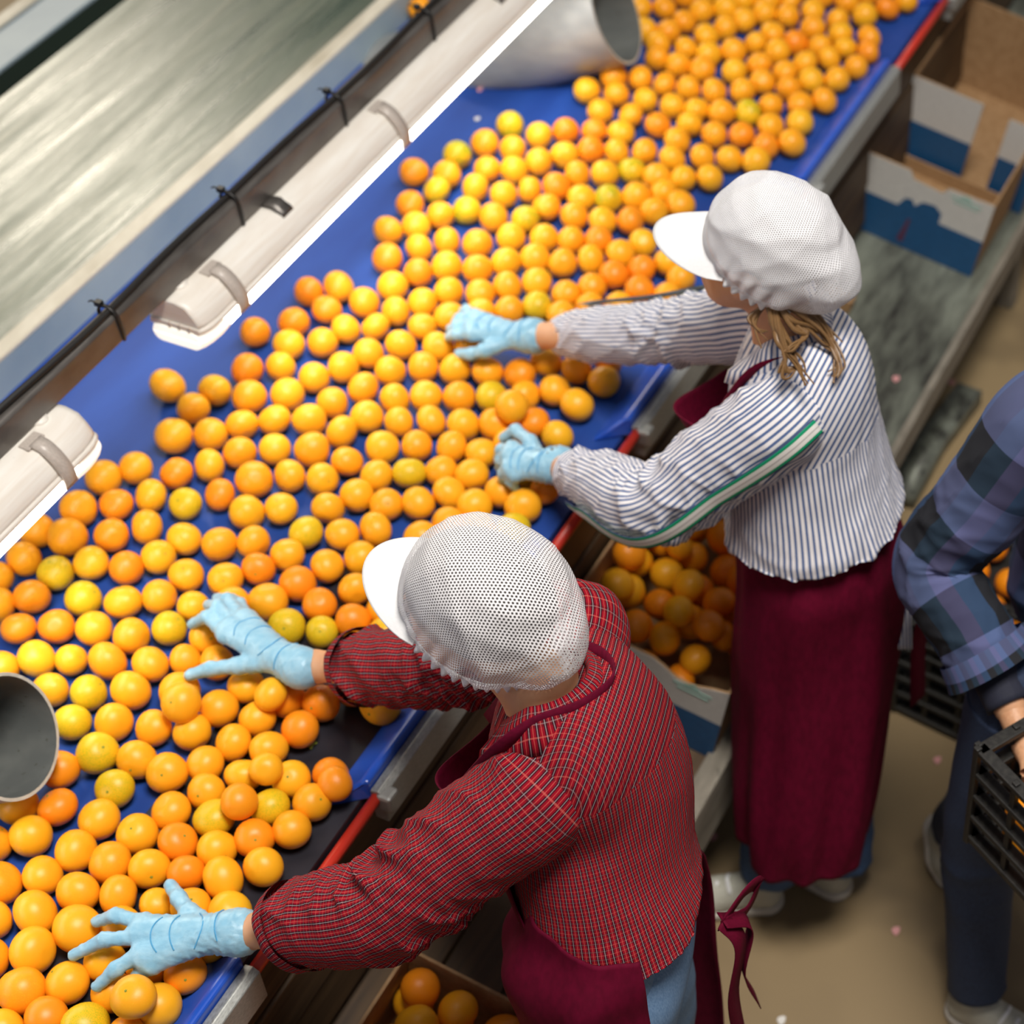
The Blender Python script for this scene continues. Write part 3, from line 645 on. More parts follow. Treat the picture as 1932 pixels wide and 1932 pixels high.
# ------------------------------------------------------------------ oranges
# crops read from the photograph: (origin x, origin y, scale, "cx,cy[class][r]") ; o orange, d deep, y yellow, g greenish, R raised
SPOTS = [
 (0, 600, 2.76, """1328,72d;1530,20d;1505,138y;1680,128o;1800,55y;1288,265d;1462,250y;1635,310o;1790,255y;872,350oB;1115,378yb;1010,465o;1298,408ob;1497,398ob;1730,440o;
 905,612oB;1098,605o;1260,555o;1430,528y;1612,530yb;1790,585y;705,780o;540,830ob;918,808d;1090,768y;1248,700o;1430,680y;1625,685ob;408,990ob;605,970d;785,925y;965,965g;1145,918d;1322,840ob;1510,822o;
 1680,838y;335,1135oB;580,1130d;765,1085o;960,1150y;1285,1010yb;1463,990y;1715,985o;1852,925y;120,1255o;290,1328g;475,1275y;665,1298d;818,1245y;1145,1178o;1318,1165o;1592,1120G;1795,1125o;1500,1230o;
 165,1450d;432,1462g;643,1478yb;830,1450o;970,1340o;1175,1360y;1345,1305d;1545,1385d;1705,1290o;1880,1250y;-20,1490o;95,1615d;295,1605d;490,1615y;685,1655o;880,1615g;1005,1500ys;1385,1475oB;1665,1495d;1850,1415o;
 1840,1580d;1495,1610G;1680,1635gs;1225,1490o;1070,1670o;175,1775yb;370,1780ys;560,1785ob;790,1800o;965,1775os;15,1820o;-20,1350o;205,1110o;1130,1795o"""),
 (0, 1232, 2.76, """265,190o;462,205G;375,360G;680,195yb;935,200ob;1150,285o;1265,190y;1500,265d;1670,255d;592,360o;800,390o;1010,405y;1350,350o;1210,470o;1550,405d;495,525gb;320,600d;712,555ob;900,620ob;1080,575o;1420,490o;
 1270,640y;1525,660y;1700,665d;595,710gb;298,805d;95,790y;1085,770o;1430,810g;897,825ob;500,885ob;150,950yb;715,950yb;1615,860o;1135,945gb;920,1000d;-30,990o;370,1035ob;1420,1040d;1608,1040o;1200,1090y;
 220,1140o;578,1110ob;790,1160yb;1008,1150d;1485,1165o;1280,1235yb;1435,1290y;40,1185oB;430,1255oB;185,1350oB;640,1290o;820,1310ys;1080,1295o;-30,1385o;385,1460oB;585,1405o;200,1565oB;-30,1590o;540,1610y;
 380,1710o;900,1680ob;1045,1600o;1175,1645d;95,1760oB;640,1740o;870,1830ob;255,1880d;490,1890gB;40,1940y;670,1960o;285,440o;1830,225d;1990,270oB;-40,60o;-60,1780o"""),
 (600, 600, 2.76, """45,125o;145,75y;300,45o;430,140y;545,45o;260,185o;625,150o;130,255y;375,275y;548,255o;715,265y;885,280o;1055,290d;1185,230o;1345,265o;1490,330o;1510,225d;1350,450yb;1215,380o;1095,400o;235,365o;400,420y;560,405y;
 735,410o;905,410g;80,440o;245,520y;420,540o;590,535o;765,555y;915,555o;1120,545d;130,580y;335,675y;515,665o;695,670o;1245,615y;975,655o;865,705o;150,745o;325,820o;475,805g;620,795o;795,815o;1110,865g;1095,960ob;
 200,920y;370,970o;540,955o;700,920o;820,955yb;930,930o;1265,960d;1080,1075gb;65,985o;135,1125o;290,1100o;65,1290o;210,1250y;195,1415ob;20,1500d;185,1580o;345,1520o;355,1640y;700,1080o;560,1130o;860,1090y;440,1280o"""),
 (600, 0, 2.76, """530,40o;1400,470y;1540,400o;1555,490o;1705,520y;1805,440o;1680,410o;1780,310o;1470,580o;1630,600o;1770,650d;1000,650g;1150,705y;1290,680d;1440,680d;1580,690y;868,745o;725,805g;1015,775o;1160,840o;1275,810y;1410,785d;
 1550,790o;1700,790o;500,895db;670,910o;880,880o;1035,880y;620,985g;820,975o;980,1010y;1120,985o;1245,960d;1350,920o;1480,905y;1620,890g;1760,920o;480,1065d;645,1120o;770,1095g;915,1130o;1080,1140G;1190,1080o;1395,1030y;
 1530,1030g;1650,1020o;365,1200ob;510,1175o;670,1255o;830,1270o;1005,1235y;1185,1240y;1335,1125o;1490,1150y;1620,1150d;1460,1250d;1310,1250o;525,1290o;360,1345db;520,1420d;670,1385y;835,1400o;985,1365y;1120,1345o;1275,1370o;
 1420,1350y;1575,1320o;1690,1265y;390,1490yb;85,1495ob;45,1610d;240,1575ob;545,1575y;680,1520y;845,1535o;985,1490o;1140,1470y;1290,1530o;1435,1490o;1555,1430d;1685,1400d;1800,1370y;1890,1450o;1675,1510d;1565,1590o;1410,1590o;
 1265,1640o;1130,1595G;995,1615o;860,1615y;1820,1545o;405,1620o;685,1650o;145,1710y;300,1700o;540,1695o;45,1785o;430,1795y;255,1840o;625,1805o;-25,1515d;790,1800y"""),
 (1200, 0, 2.639, """130,40o;235,110o;345,55o;455,35y;160,155o;350,180y;250,240o;110,220o;75,310o;200,320o;325,345o;370,270y;480,255o;595,215o;455,135o;540,100o;630,65o;680,165o;755,80o;790,215d;710,255o;880,55y;880,140o;915,230o;1005,100o;
 1020,175y;1140,75y;1250,40d;1345,5o;1160,195o;1215,265d;1065,240y;960,290o;1095,335o;840,315o;740,360o;615,320o;490,355y;625,410o;870,400y;1000,395o;760,440o;535,450o;390,455o;260,440o;140,440o;50,500g;185,530o;305,545y;
 430,560o;550,560g;665,530o;825,520o;930,500o;105,620d;265,620y;390,670o;525,670d;670,630o;815,610y;45,750o;205,700o;330,780o;465,790o;600,800y;650,730d;770,710ob;180,790o;105,880o;235,890y;365,885y;10,850y;120,965o;30,930y;0,640o;
 40,390o;50,150y;30,40o;540,10y;640,5y;750,5o;150,1290y;40,1210y;245,1390y;40,1340d;30,1450o;150,1490o;95,1050o;30,1020o;200,1010o;0,1110d;250,-20o;380,-40y;480,-60o;600,-70o;700,-65o;820,-60y;930,-20o;1050,10o;1150,-30o;950,-90o;1080,-80o;1240,-70d;140,-60o"""),
]
RAISED = [(342, 1326, .052, 'o', 1.04), (511, 1310, .045, 'o', .95), (502, 1451, .05, 'o', .86), (451, 1513, .05, 'd', .92), (252, 1881, .058, 'o', 1.06), (966, 767, .05, 'o', 1.02), (632, 1479, .022, 'd', .92)]
pts = []
for ox, oy, k, txt in SPOTS:
    for e in txt.replace('\n', '').split(';'):
        e = e.strip()
        x, r = e.split(','); num = ''
        while r and (r[0].isdigit() or r[0] == '-'): num += r[0]; r = r[1:]
        c = r[0].lower(); size = {'B': 1.12, 'b': 1.06, 's': .88}.get(r[1:] or '', 1.0)
        if r[0] == 'G': c = 'g'
        pts.append([ox + float(x) / k, oy + float(num) / k, c, size])
keep = []
for p in pts:
    rr_ = .0348 * p[3] * RNG.uniform(.955, 1.035); wp = at(p[0], p[1], HB + rr_); s, t, _ = st(wp)
    if any((s - q[0]) ** 2 + (t - q[1]) ** 2 < .042 ** 2 for q in keep): continue
    c2 = at(18, 1390, 1.075); a2 = unit([.895, -.18, .41]); v2 = wp - c2; al = float(v2 @ a2)
    if al < .0 and np.linalg.norm(v2 - a2 * al) < .108 + .022: continue
    keep.append([s, t, rr_, p[2]])
A = np.array([[k[0], k[1], k[2]] for k in keep])
for it in range(60):
    d = A[:, None, :2] - A[None, :, :2]; dist = np.linalg.norm(d, axis=2) + 1e-9; need = (A[:, None, 2] + A[None, :, 2]) * .925
    ov = np.clip(need - dist, 0, None); np.fill_diagonal(ov, 0)
    A[:, :2] += (d / dist[..., None] * ov[..., None] * .28).sum(1)
    A[:, 1] = np.minimum(A[:, 1], -1.512 - A[:, 2] * .55)
# keep fruit clear of the two pipes
def peel(name, seed, flat, seg=26, ring=16):
    r = np.random.default_rng(seed); V = [(0, 0, flat * .93)]; Fc = []; ph = r.uniform(0, 6.28, 4); am = r.uniform(.008, .028, 4)
    for i in range(1, ring):
        th = math.pi * i / ring
        for k in range(seg):
            f = 2 * math.pi * k / seg; rad = 1 + am[0] * math.cos(2 * f + ph[0]) * math.sin(th) + am[1] * math.cos(3 * f + ph[1]) * math.sin(th) ** 2 + am[2] * math.cos(2 * th + ph[2])
            z = flat * math.cos(th); dm = .06 * math.exp(-(th / .22) ** 2)
            V.append((rad * math.sin(th) * math.cos(f), rad * math.sin(th) * math.sin(f), z - dm))
    V.append((0, 0, -flat * .97))
    for k in range(seg): Fc.append((0, 1 + k, 1 + (k + 1) % seg)); b = 1 + (ring - 2) * seg; Fc.append((len(V) - 1, b + (k + 1) % seg, b + k))
    for i in range(ring - 2):
        for k in range(seg): a = 1 + i * seg + k; b = 1 + i * seg + (k + 1) % seg; Fc.append((a, a + seg, b + seg, b))
    return np.array(V), Fc
SHAPES = [peel('p', i, f) for i, f in enumerate((.86, .90, .94, .98, .83))]
CL = ['o', 'd', 'y', 'g']; FM = {c: M['f' + c] for c in CL}
PEEL = {}
for i, (V, Fc) in enumerate(SHAPES):
    for c in CL:
        me = bpy.data.meshes.new('orange_peel'); me.from_pydata([tuple(v) for v in V], [], Fc); me.polygons.foreach_set('use_smooth', [True] * len(me.polygons)); me.materials.append(FM[c]); PEEL[i, c] = me
bm = bmesh.new()
for k in range(6):
    a = k * math.pi / 3; vs_ = [bm.verts.new((.04 * math.cos(a - .5), .04 * math.sin(a - .5), .02)), bm.verts.new((.15 * math.cos(a), .15 * math.sin(a), .0)), bm.verts.new((.04 * math.cos(a + .5), .04 * math.sin(a + .5), .02))]
    bm.faces.new(vs_)
bmesh.ops.create_cone(bm, cap_ends=True, segments=7, radius1=.055, radius2=.035, depth=.06, matrix=Matrix.Translation((0, 0, .02)))
CAL = bpy.data.meshes.new('calyx'); bm.to_mesh(CAL); bm.free(); CAL.materials.append(M['calyx'])
CNAME = {'o': 'orange', 'd': 'deep orange', 'y': 'yellow-orange', 'g': 'greenish yellow'}
NF = 0
def orange(pos, r, c, label, group, calyx=None, rng=RNG):
    global NF
    i = int(rng.integers(0, len(SHAPES))); me = PEEL[i, c]
    o = bpy.data.objects.new('orange', me); COL.objects.link(o); o.location = pos; o.scale = (r, r, r)
    ax = Vector((rng.normal(0, .55), rng.normal(-.25, .55), rng.uniform(.2, 1.2))) if calyx else Vector(rng.normal(0, 1, 3))
    o.rotation_euler = (ax.to_track_quat('Z', 'Y') @ Matrix.Rotation(rng.uniform(0, 6.28), 4, 'Z').to_quaternion()).to_euler()
    tag(o, label, 'fruit', group)
    if calyx:
        q = bpy.data.objects.new('calyx', CAL); COL.objects.link(q); q.parent = o; q.location = (0, 0, SHAPES[i][0][0][2] - .005); q.scale = (1, 1, 1)
    NF += 1
    return o

def zone(s, t):
    px = proj(W(s, t, HB + .03))
    x, y = px
    if y > 1560 and x < 470: return "on the belt around the near worker's blue left glove"
    if t > -1.82 and s < 2.2: return 'on the dark mat strip along the near belt edge'
    if y > 1080 and x < 700: return "on the blue belt around the near worker's right glove"
    if y > 780: return 'on the blue belt between the near lamp and the white cap'
    if y > 520: return "on the blue belt around the striped worker's gloves"
    return 'on the far blue belt beyond the striped worker'
def proj(p):
    q = np.asarray(p) - np.array([0, 0, CZ]); d = q[1] * cp - q[2] * sp; v = -(q[1] * sp + q[2] * cp); return PPX + F * q[0] / d, PPY + F * v / d
LMK = [(60, 1330, 'beside the near grey pipe mouth'), (230, 1420, 'right of the near grey pipe mouth'), (80, 1620, 'below the near grey pipe mouth'), (60, 1860, 'in the bottom left corner of the photo'), (260, 1800, 'under the near left glove'), (300, 1600, 'above the near left glove'),
  (480, 1600, 'between red bar and near left glove'), (560, 1430, 'on the dark mat near the red bar'), (420, 1330, 'just below the near right glove'), (600, 1270, 'beside the near right wrist'), (330, 1180, 'left of the near right glove'), (120, 1180, 'near the left edge above the pipe'),
  (90, 1040, 'beside the near lamp'), (240, 930, 'just right of the near lamp end'), (420, 1020, 'above the near right glove'), (640, 1080, 'left of the near white visor'), (360, 780, 'below the far lamp end on bare belt'), (560, 800, 'in mid belt below the far lamp'), (560, 600, 'beside the far lamp end'), (740, 880, 'above the near white cap'),
  (920, 960, 'between near cap and striped cuff'), (1060, 760, "above the striped worker's left glove"), (800, 720, "left of the striped worker's right glove"), (760, 540, "above the striped worker's right glove"), (1000, 540, "beyond the striped worker's right sleeve")]
IDX = {}
order = np.argsort([-proj(W(a[0], a[1], HB))[1] for a in A])
IND = 232; stuffV = []; stuffF = []; stuffM = []
for rank, i in enumerate(order):
    s, t, r = A[i]; c = keep[i][3]; pos = W(s, t, HB + r * .97)
    if rank < 150 and RNG.random() < .42: cal = True
    else: cal = False
    if rank < IND:
        x, y = proj(pos); lm = min(LMK, key=lambda q: (q[0] - x) ** 2 + (q[1] - y) ** 2)
        if t > -1.80 and s < 2.14: pos = pos + UP * .0025
        o = orange(pos, r, c, None, f'{CNAME[c]} mandarins {lm[2]}', cal); IDX.setdefault((c, lm[2]), []).append((x, o))
    else:
        V, Fc = SHAPES[int(RNG.integers(0, 5))]; q = Vector(RNG.normal(0, 1, 3)).to_track_quat('Z', 'Y').to_matrix(); Rm = np.array(q)
        base = sum(len(x) for x in stuffV); stuffV.append((V @ Rm.T) * r + pos); stuffF += [tuple(base + j for j in f) for f in Fc]; stuffM += [CL.index(c)] * len(Fc)
ORD = ['leftmost', 'second', 'third', 'fourth', 'fifth', 'sixth', 'seventh', 'eighth', 'ninth', 'tenth', 'eleventh', 'twelfth', 'thirteenth', 'fourteenth', 'fifteenth', 'sixteenth']
for (c, ph), L_ in IDX.items():
    L_.sort(key=lambda q: q[0])
    for k, (x, o) in enumerate(L_):
        o['label'] = f'{CNAME[c]} mandarin {ph}' + ('' if len(L_) == 1 else ', leftmost such one' if k == 0 else ', rightmost such one' if k == len(L_) - 1 else f', {ORD[min(k, 15)]} such from left')
if stuffV:
    o = mesh('far_oranges', np.concatenate(stuffV), stuffF, None, [FM[c] for c in CL], True, mats=stuffM)
    tag(o, 'dense spread of mandarins covering the far blue belt', 'fruit', kind='stuff')
RL = ['orange mandarin resting on another one left of the dark mat', 'orange mandarin lying on others just below the blue right glove', 'small orange mandarin perched on two yellow ones by the dark mat', 'small deep orange mandarin perched over the greenish one near the rail',
      "orange mandarin held on top under the near left glove's little finger", "orange mandarin perched on others above the striped worker's left glove", 'deep orange mandarin touching the blue lip above the red bar']
for (x, y, dz, c, k), lb in zip(RAISED, RL):
    r = .0345 * k; orange(at(x, y, HB + r + dz), r, c, lb, None, x in (252, 342))
# fruit in the cartons and the crate
def fill(Q, spots, r0, label, group, seed):
    g = np.random.default_rng(seed)
    by = {}
    for a, b, c_, cl in spots:
        p = Q(a, b, c_); by.setdefault(cl, []).append((proj(p)[0], orange(p, r0 * g.uniform(.94, 1.08), cl, label, group, False, g)))
    for cl, L_ in by.items():
        L_.sort(key=lambda q: q[0])
        for k, (x, o) in enumerate(L_):
            o['label'] = f'{CNAME[cl]} fruit {label}' + (', leftmost such one' if k == 0 else ', rightmost such one' if k == len(L_) - 1 else f', {ORD[k]} such from left' if k < 16 else ', towards its right side'); o['group'] = f'{CNAME[cl]} {group}'
g = np.random.default_rng(5); spA = []
for lay, zc in enumerate((.135, .185, .228)):
    step = .079; off = (0, .04, .012)[lay]
    for ia in range(7):
        for ib in range(5):
            a = .045 + off + ia * step + g.uniform(-.006, .006); b = .045 + (off if ia % 2 else off * .3) + ib * .074 + g.uniform(-.006, .006)
            if a > .51 or b > .345: continue
            if lay == 2 and (g.random() < .30 or a < .07): continue
            if lay == 0 and (a > .09 and .09 < b < .30): continue
            spA.append((a, b, zc + g.uniform(-.006, .006), g.choice(['o', 'o', 'd', 'd', 'y'])))
fill(QA, spA, .0355, 'in the full carton between both aproned workers', 'oranges in the full carton', 8)
spB = []
for ia in range(6):
    for ib in range(4): spB.append((.05 + ia * .077 + g.uniform(-.006, .006), .05 + ib * .08 + g.uniform(-.006, .006), .105 + g.uniform(0, .02), g.choice(['o', 'd', 'o', 'y'])))
for a, b, c_ in ((.20, .09, .168), (.22, .18, .168), (.31, .25, .185), (.44, .055, .178), (.432, .135, .185), (.435, .225, .178), (.432, .30, .17), (.365, .09, .20), (.36, .18, .205), (.28, .14, .20), (.29, .05, .19)): spB.append((a, b, c_, g.choice(['o', 'd'])))
fill(QB, spB, .037, 'in the carton at the bottom edge', 'oranges in the bottom carton', 9)
R_, PC = cr[1]; spC = []
for ia in range(6):
    for ib in range(4):
        if ib < 2 and ia > 2: continue
        spC.append((.07 + ia * .09, .06 + ib * .09, .05 + g.uniform(0, .01), g.choice(['d', 'o', 'y'])))
fill(PC, spC, .036, 'in the black stacked crate behind the flannel sleeve', 'oranges in the stacked crate', 10)
q = at(585, 1413, HB + .004)
ribbon('leaf_bit', [q, q + CD * .008 + UP * .004, q + CD * .016 + RD * .004 + UP * .003], RD, .006, .001, None, M['leaf'])
tag(bpy.data.objects['leaf_bit'], 'tiny green leaf bit on the dark mat below a deep orange fruit', 'leaf')

# ------------------------------------------------------------------ people
I3 = np.eye(3)
CAMP = np.array([0, 0, CZ])
def basis(fw, up):
    up = unit(up); fw = unit(np.asarray(fw) - up * np.dot(fw, up)); lf = np.cross(up, fw); return fw, lf, up     # forward, left, up
def glove(parent, wrist, cuff, fingers, pal=.0225, fr=(.0128, .0116, .0100), rw=.032, seed=0, name='glove'):
    wr = at(*wrist); cf = at(*cuff); fs = []; pts = [wr, cf]
    d = unit(cf - wr); cf2 = cf + d * .012
    fs.append(s_cone(wr, cf, rw, rw + .004)); fs.append(s_cone(cf, cf2, rw + .004, rw + .007)); pts.append(cf2)
    K = []
    for i, f in enumerate(fingers):
        P = [at(*q) for q in f]; pts += P; K.append(P[0]); sc_ = 1.12 if i == 0 else (.9 if i == 4 else 1)
        mid = (wr * .62 + P[0] * .38)
        fs.append(s_cone(wr + (P[0] - wr) * .12, P[0], pal * (1.12 if i in (1, 2, 3) else 1.0), fr[0] * sc_ * 1.12))
        for a in range(len(P) - 1): fs.append(s_cone(P[a], P[a + 1], fr[min(a, 2)] * sc_, fr[min(a + 1, 2)] * sc_))
    fs.append(s_cone((K[1] + K[2]) / 2, wr, pal * .95, pal * 1.15)); fs.append(s_cone((K[3] + K[4]) / 2, wr, pal * .9, pal * 1.1))
    fs.append(s_cone(K[1], K[4], fr[0] * 1.1, fr[0])) 
    wk = Wrinkle(seed, [d, d + UP * .4], 170, 5)
    def post(V, Fc):
        N = vnormals(V, Fc); q = np.linalg.norm(V - wr, axis=1); wgt = np.clip(1 - q / .085, 0, 1)
        return V + N * (wk(V) * (.0014 + .0022 * wgt))[:, None], None
    g = sdf_mesh(name, fs, .0036, .009, parent, M['glove'], pts=pts, rad=.05, post=post)
    # raised creases across the back of the hand
    up = UP; ax = unit(K[2] - wr); sd = unit(np.cross(ax, up)); nn = np.cross(sd, ax)
    if nn[2] < 0: nn = -nn
    fn = s_union(fs, .009); Km = (K[1] + K[2] + K[3] + K[4]) / 4
    for c, (a, bow) in enumerate(((-.12, .006), (.22, -.012), (.50, .010), (.74, .014))):
        q = np.linspace(-1, 1, 25)[:, None]; p = wr + (Km - wr) * a + sd * q * .030 + ax * bow * (1 - q * q) + UP * .07
        for it in range(45):
            dd = fn(p); p = p - UP * np.where(dd < .0004, 0, np.maximum(dd * .8, .0006))[:, None]
        pc = p[(fn(p) < .0008) & (p[:, 2] > wr[2] - .03)]
        if len(pc) > 8: tube('crease', pc, .0011, g, M['glove_fold'], 5, False)
    return g
def folds(amp, seed, kL=60, kth=2, env=None, n=5):
    r = np.random.default_rng(seed); ks = [(kL * r.uniform(.55, 1.5), int(r.integers(-kth, kth + 1)), r.uniform(0, 6.28), r.uniform(.5, 1.5), int(r.integers(1, 4)), r.uniform(0, 6.28)) for _ in range(n)]
    def f(L, th):
        o = 0
        for k, m_, ph, a2, m2, ph2 in ks:
            x = np.sin(k * L * .5 + m_ * th * .5 * 2 + ph + 1.1 * np.sin(m2 * th + ph2 + a2 * 9 * L)); o = o + ((1 - np.abs(x)) ** 2 - .35) * (.6 + .5 * np.sin(m2 * th + ph2))
        o = o * amp / n ** .6
        return o * (env(L) if env is not None else 1)
    return f
def sleeve(parent, pts, radii, m, seed, amp=.010, n=150, elbow=None, kL=75):
    P = catmull(pts, n); x = np.linspace(0, 1, n); r = np.interp(x, np.linspace(0, 1, len(radii)), radii)
    L = np.concatenate([[0], np.cumsum(np.linalg.norm(np.diff(P, axis=0), axis=1))]); tot = L[-1]
    e = .55 * tot if elbow is None else elbow * tot
    env = lambda l: .35 + 1.0 * np.exp(-((l - e) / .09) ** 2) + .45 * np.exp(-((l - tot * .95) / .08) ** 2)
    o = tube('sleeve', P, r, parent, m, 72, False, disp=folds(amp, seed, kL, 2, env, 6)); return o, P, r
def torso(parent, J, fw, m, name, grow=0., hemz=None, seed=0, wid=(.165, .16, .17), dep=(.115, .115, .125), yoke=.36, amp=.006, freq=38, hemtilt=(0, 0), hunch=.0):
    hip, c7, ls, rs = J['hip'], J['c7'], J['ls'], J['rs']
    up = unit(c7 - hip); L = unit(ls - rs); f, l, u = basis(fw, up); mid = (ls + rs) / 2; H = np.linalg.norm(c7 - hip)
    chest = mid - u * .10 - f * .005; waist = hip + (chest - hip) * .45; Rm = np.stack([f, l, u])
    # lateral axis follows the shoulders at the top
    f2, l2, u2 = basis(np.cross(l, u), u); Lm = unit(L - u * np.dot(L, u)); Rc = np.stack([unit(np.cross(Lm, u)), Lm, u])
    fs = [s_ell(chest, Rc, (dep[0] + grow, wid[0] + grow, .19)), s_ell(waist, Rm, (dep[1] + grow, wid[1] + grow, .22)), s_ell(hip + u * .0, Rm, (dep[2] + grow, wid[2] + grow, .20)),
          s_cone(c7 - u * .07 - f * .01, ls - u * .005, .075 + grow, .070 + grow), s_cone(c7 - u * .07 - f * .01, rs - u * .005, .075 + grow, .070 + grow), s_ell(c7 - u * .10 - f * .035, Rc, (.09 + grow, .14 + grow, .13)), s_ell(chest - f * hunch - u * .02, Rc, (dep[0], wid[0] * .92, .19))]
    wk = Wrinkle(seed, [l, l + u * .5, u * .35 + l], freq, 7); wk2 = Wrinkle(seed + 9, [u, u + l * .3], freq * .8, 5)
    def post(V, Fc):
        N = vnormals(V, Fc); q = (V - hip) @ np.stack([f, l, u]).T
        wl = np.clip((.22 - q[:, 2]) / .2, 0, 1)
        V2 = V + N * ((wk(V) * amp * (.5 + .8 * wl)) + wk2(V) * amp * .9 * wl)[:, None]
        c = (V[Fc].mean(1) - hip) @ np.stack([f, l, u]).T
        qq = (V2 - hip) @ np.stack([f, l, u]).T
        ang = np.arctan2(qq[:, 1], -qq[:, 0]); uvv = np.stack([ang * .155, qq[:, 2]], 1)
        uv = uvv[Fc]
        # unwrap faces across the front seam
        sp_ = (uv[:, :, 0].max(1) - uv[:, :, 0].min(1)) > .3
        fx = uv[sp_]; fx[:, :, 0] = np.where(fx[:, :, 0] < 0, fx[:, :, 0] + 2 * math.pi * .155, fx[:, :, 0]); uv[sp_] = fx
        ym = (c[:, 2] > yoke * H / .49) & (c[:, 0] < .10)
        Y = qq[Fc]; yk = np.stack([Y[:, :, 0] * .85 + Y[:, :, 2] * .5, Y[:, :, 1]], -1); uv[ym] = yk[ym]
        return V2, uv.reshape(-1, 2)
    hz = hemz
    cuts = []
    if hz is not None:
        hp = hip.copy(); hp[2] = hz; nrm = unit(-UP + fw * hemtilt[0] + l * hemtilt[1]); cuts.append(lambda p: (p - hp) @ nrm)
    ntop = c7 + u * .012; cuts.append(lambda p: (p - ntop) @ u)
    o = sdf_mesh(name, fs, .0085, .05, parent, m, pts=[hip, c7, ls, rs, chest], rad=.24, post=post, cut=cuts)
    return o
def cap(parent, hc, fw, up, netm, scalpm, size=1., seed=1, bag=1., ruf=46, brim=(.062, 62, -.25), bagdrop=0., pole=None):
    f, l, u = basis(fw, up)
    def Lp(x, y, z): return hc + (f * x + l * y + u * z) * size
    nv, nt = 64, 160; n_ = unit(np.array([-.55, 0, 1.])); e1 = unit(np.array([1., 0, .55])); e2 = np.array([0, 1., 0]); c0 = np.array([-.006, 0, -.018])
    kr = np.interp(np.linspace(0, 1, nv), [0, .06, .15, .35, .55, .75, .9, 1], [1.0, 1.05, 1.11, 1.14, 1.02, .74, .38, 0.0])
    kh = np.interp(np.linspace(0, 1, nv), [0, .06, .15, .35, .55, .75, .9, 1], [0, .004, .016, .062, .108, .143, .158, .162])
    ker = np.array([.05, .1, .2, .3, .2, .1, .05]); kr = np.convolve(np.pad(kr, 3, mode='edge'), ker, 'valid'); kh = np.convolve(np.pad(kh, 3, mode='edge'), ker, 'valid'); kr[-1] = 0
    wk = Wrinkle(seed, [[0, 1, .3], [1, .3, 0], [.3, .3, 1]], 34, 6); th = np.linspace(0, 2 * math.pi, nt + 1)
    G = np.zeros((nt + 1, nv, 3)); 
    for i, a in enumerate(th):
        ca, sa = math.cos(a), math.sin(a); bk = max(0, -ca); R1 = (.108 if ca > 0 else .112); R2 = .092
        base = c0 + e1 * R1 * ca + e2 * R2 * sa
        for j in range(nv):
            bulge = 1 + .22 * bag * bk * math.sin(math.pi * min(1, j / nv * 1.5)) ** 1.0
            p = c0 + (e1 * R1 * ca * bulge + e2 * R2 * sa * (1 + .03 * bag)) * kr[j] + n_ * (kh[j] * (1 + .02 * bk) - bagdrop * bk * math.sin(math.pi * min(1, j / nv * 1.9)) if j < nv * .53 or bagdrop == 0 else kh[j])
            G[i, j] = p
    # folds: gathers near the hem plus loose creases
    ctr = np.array([0, 0, .03]); Q = G.reshape(-1, 3); dirs = Q - ctr; dirs /= np.linalg.norm(dirs, axis=1)[:, None]
    jj = np.tile(np.arange(nv), nt + 1) / nv; aa = np.repeat(th, nv); side = 1 - np.clip(np.cos(aa), 0, 1) ** .5 * .85
    ga = (np.abs(np.sin(aa * 9 + 2 * np.sin(aa * 3 + seed))) - .5) * .011 * np.exp(-((jj - .12) / .14) ** 2) * side
    Q = Q + dirs * (ga + wk(Q) * .006 * np.clip(jj * 3, 0, 1) * np.clip((1 - jj) * 4, .2, 1))[:, None]
    Wd = hc + (Q[:, :1] * f + Q[:, 1:2] * l + Q[:, 2:] * u) * size
    pl = unit(np.array(pole if pole is not None else [.0, .45, .9])); ex = unit(np.cross(pl, [1, 0, .2])); ey = np.cross(pl, ex); dd = dirs
    ang = np.arccos(np.clip(dd @ pl, -1, 1)); pr = np.stack([dd @ ex, dd @ ey], 1); pr /= np.maximum(np.linalg.norm(pr, axis=1), 1e-6)[:, None]
    uv = pr * (ang * .125 * size)[:, None]
    c = sheet('cap_net', Wd.reshape(nt + 1, nv, 3), 0, parent, netm, uv=uv)
    # ruffled elastic hem
    R = np.zeros((nt * 3 + 1, 4, 3))
    for i in range(nt * 3 + 1):
        a = 2 * math.pi * i / (nt * 3); ca, sa = math.cos(a), math.sin(a); z = math.sin(a * ruf); base = c0 + e1 * .108 * ca * (1.037 if ca < 0 else 1) + e2 * .092 * sa; rad = unit(base - c0)
        for j in range(4): R[i, j] = base + rad * (.003 + .0035 * z * j / 3 + .002 * j / 3) - n_ * (.013 * j / 3 - .003) * (1 + .25 * z)
    Wr = hc + (R[..., :1] * f + R[..., 1:2] * l + R[..., 2:] * u) * size
    sheet('ruffle', Wr, .0012, c, M['white'])
    # visor
    ln, half, dip = brim; A_ = np.radians(np.linspace(-half, half, 41)); B = np.zeros((41, 12, 3))
    for i, a in enumerate(A_):
        ca, sa = math.cos(a), math.sin(a); b0 = c0 + e1 * .108 * ca + e2 * .092 * sa; w_ = math.cos(a / math.radians(half) * math.pi / 2) ** .55
        for j in range(12):
            q = j / 11; B[i, j] = b0 + (np.array([1, 0, dip]) * ln * q * w_) + np.array([0, 0, -.012 * (sa ** 2) * q]) + n_ * .004 + np.array([0, sa * .012 * q, 0])
    Wb = hc + (B[..., :1] * f + B[..., 1:2] * l + B[..., 2:] * u) * size
    sheet('visor', Wb, .004, c, M['white'])
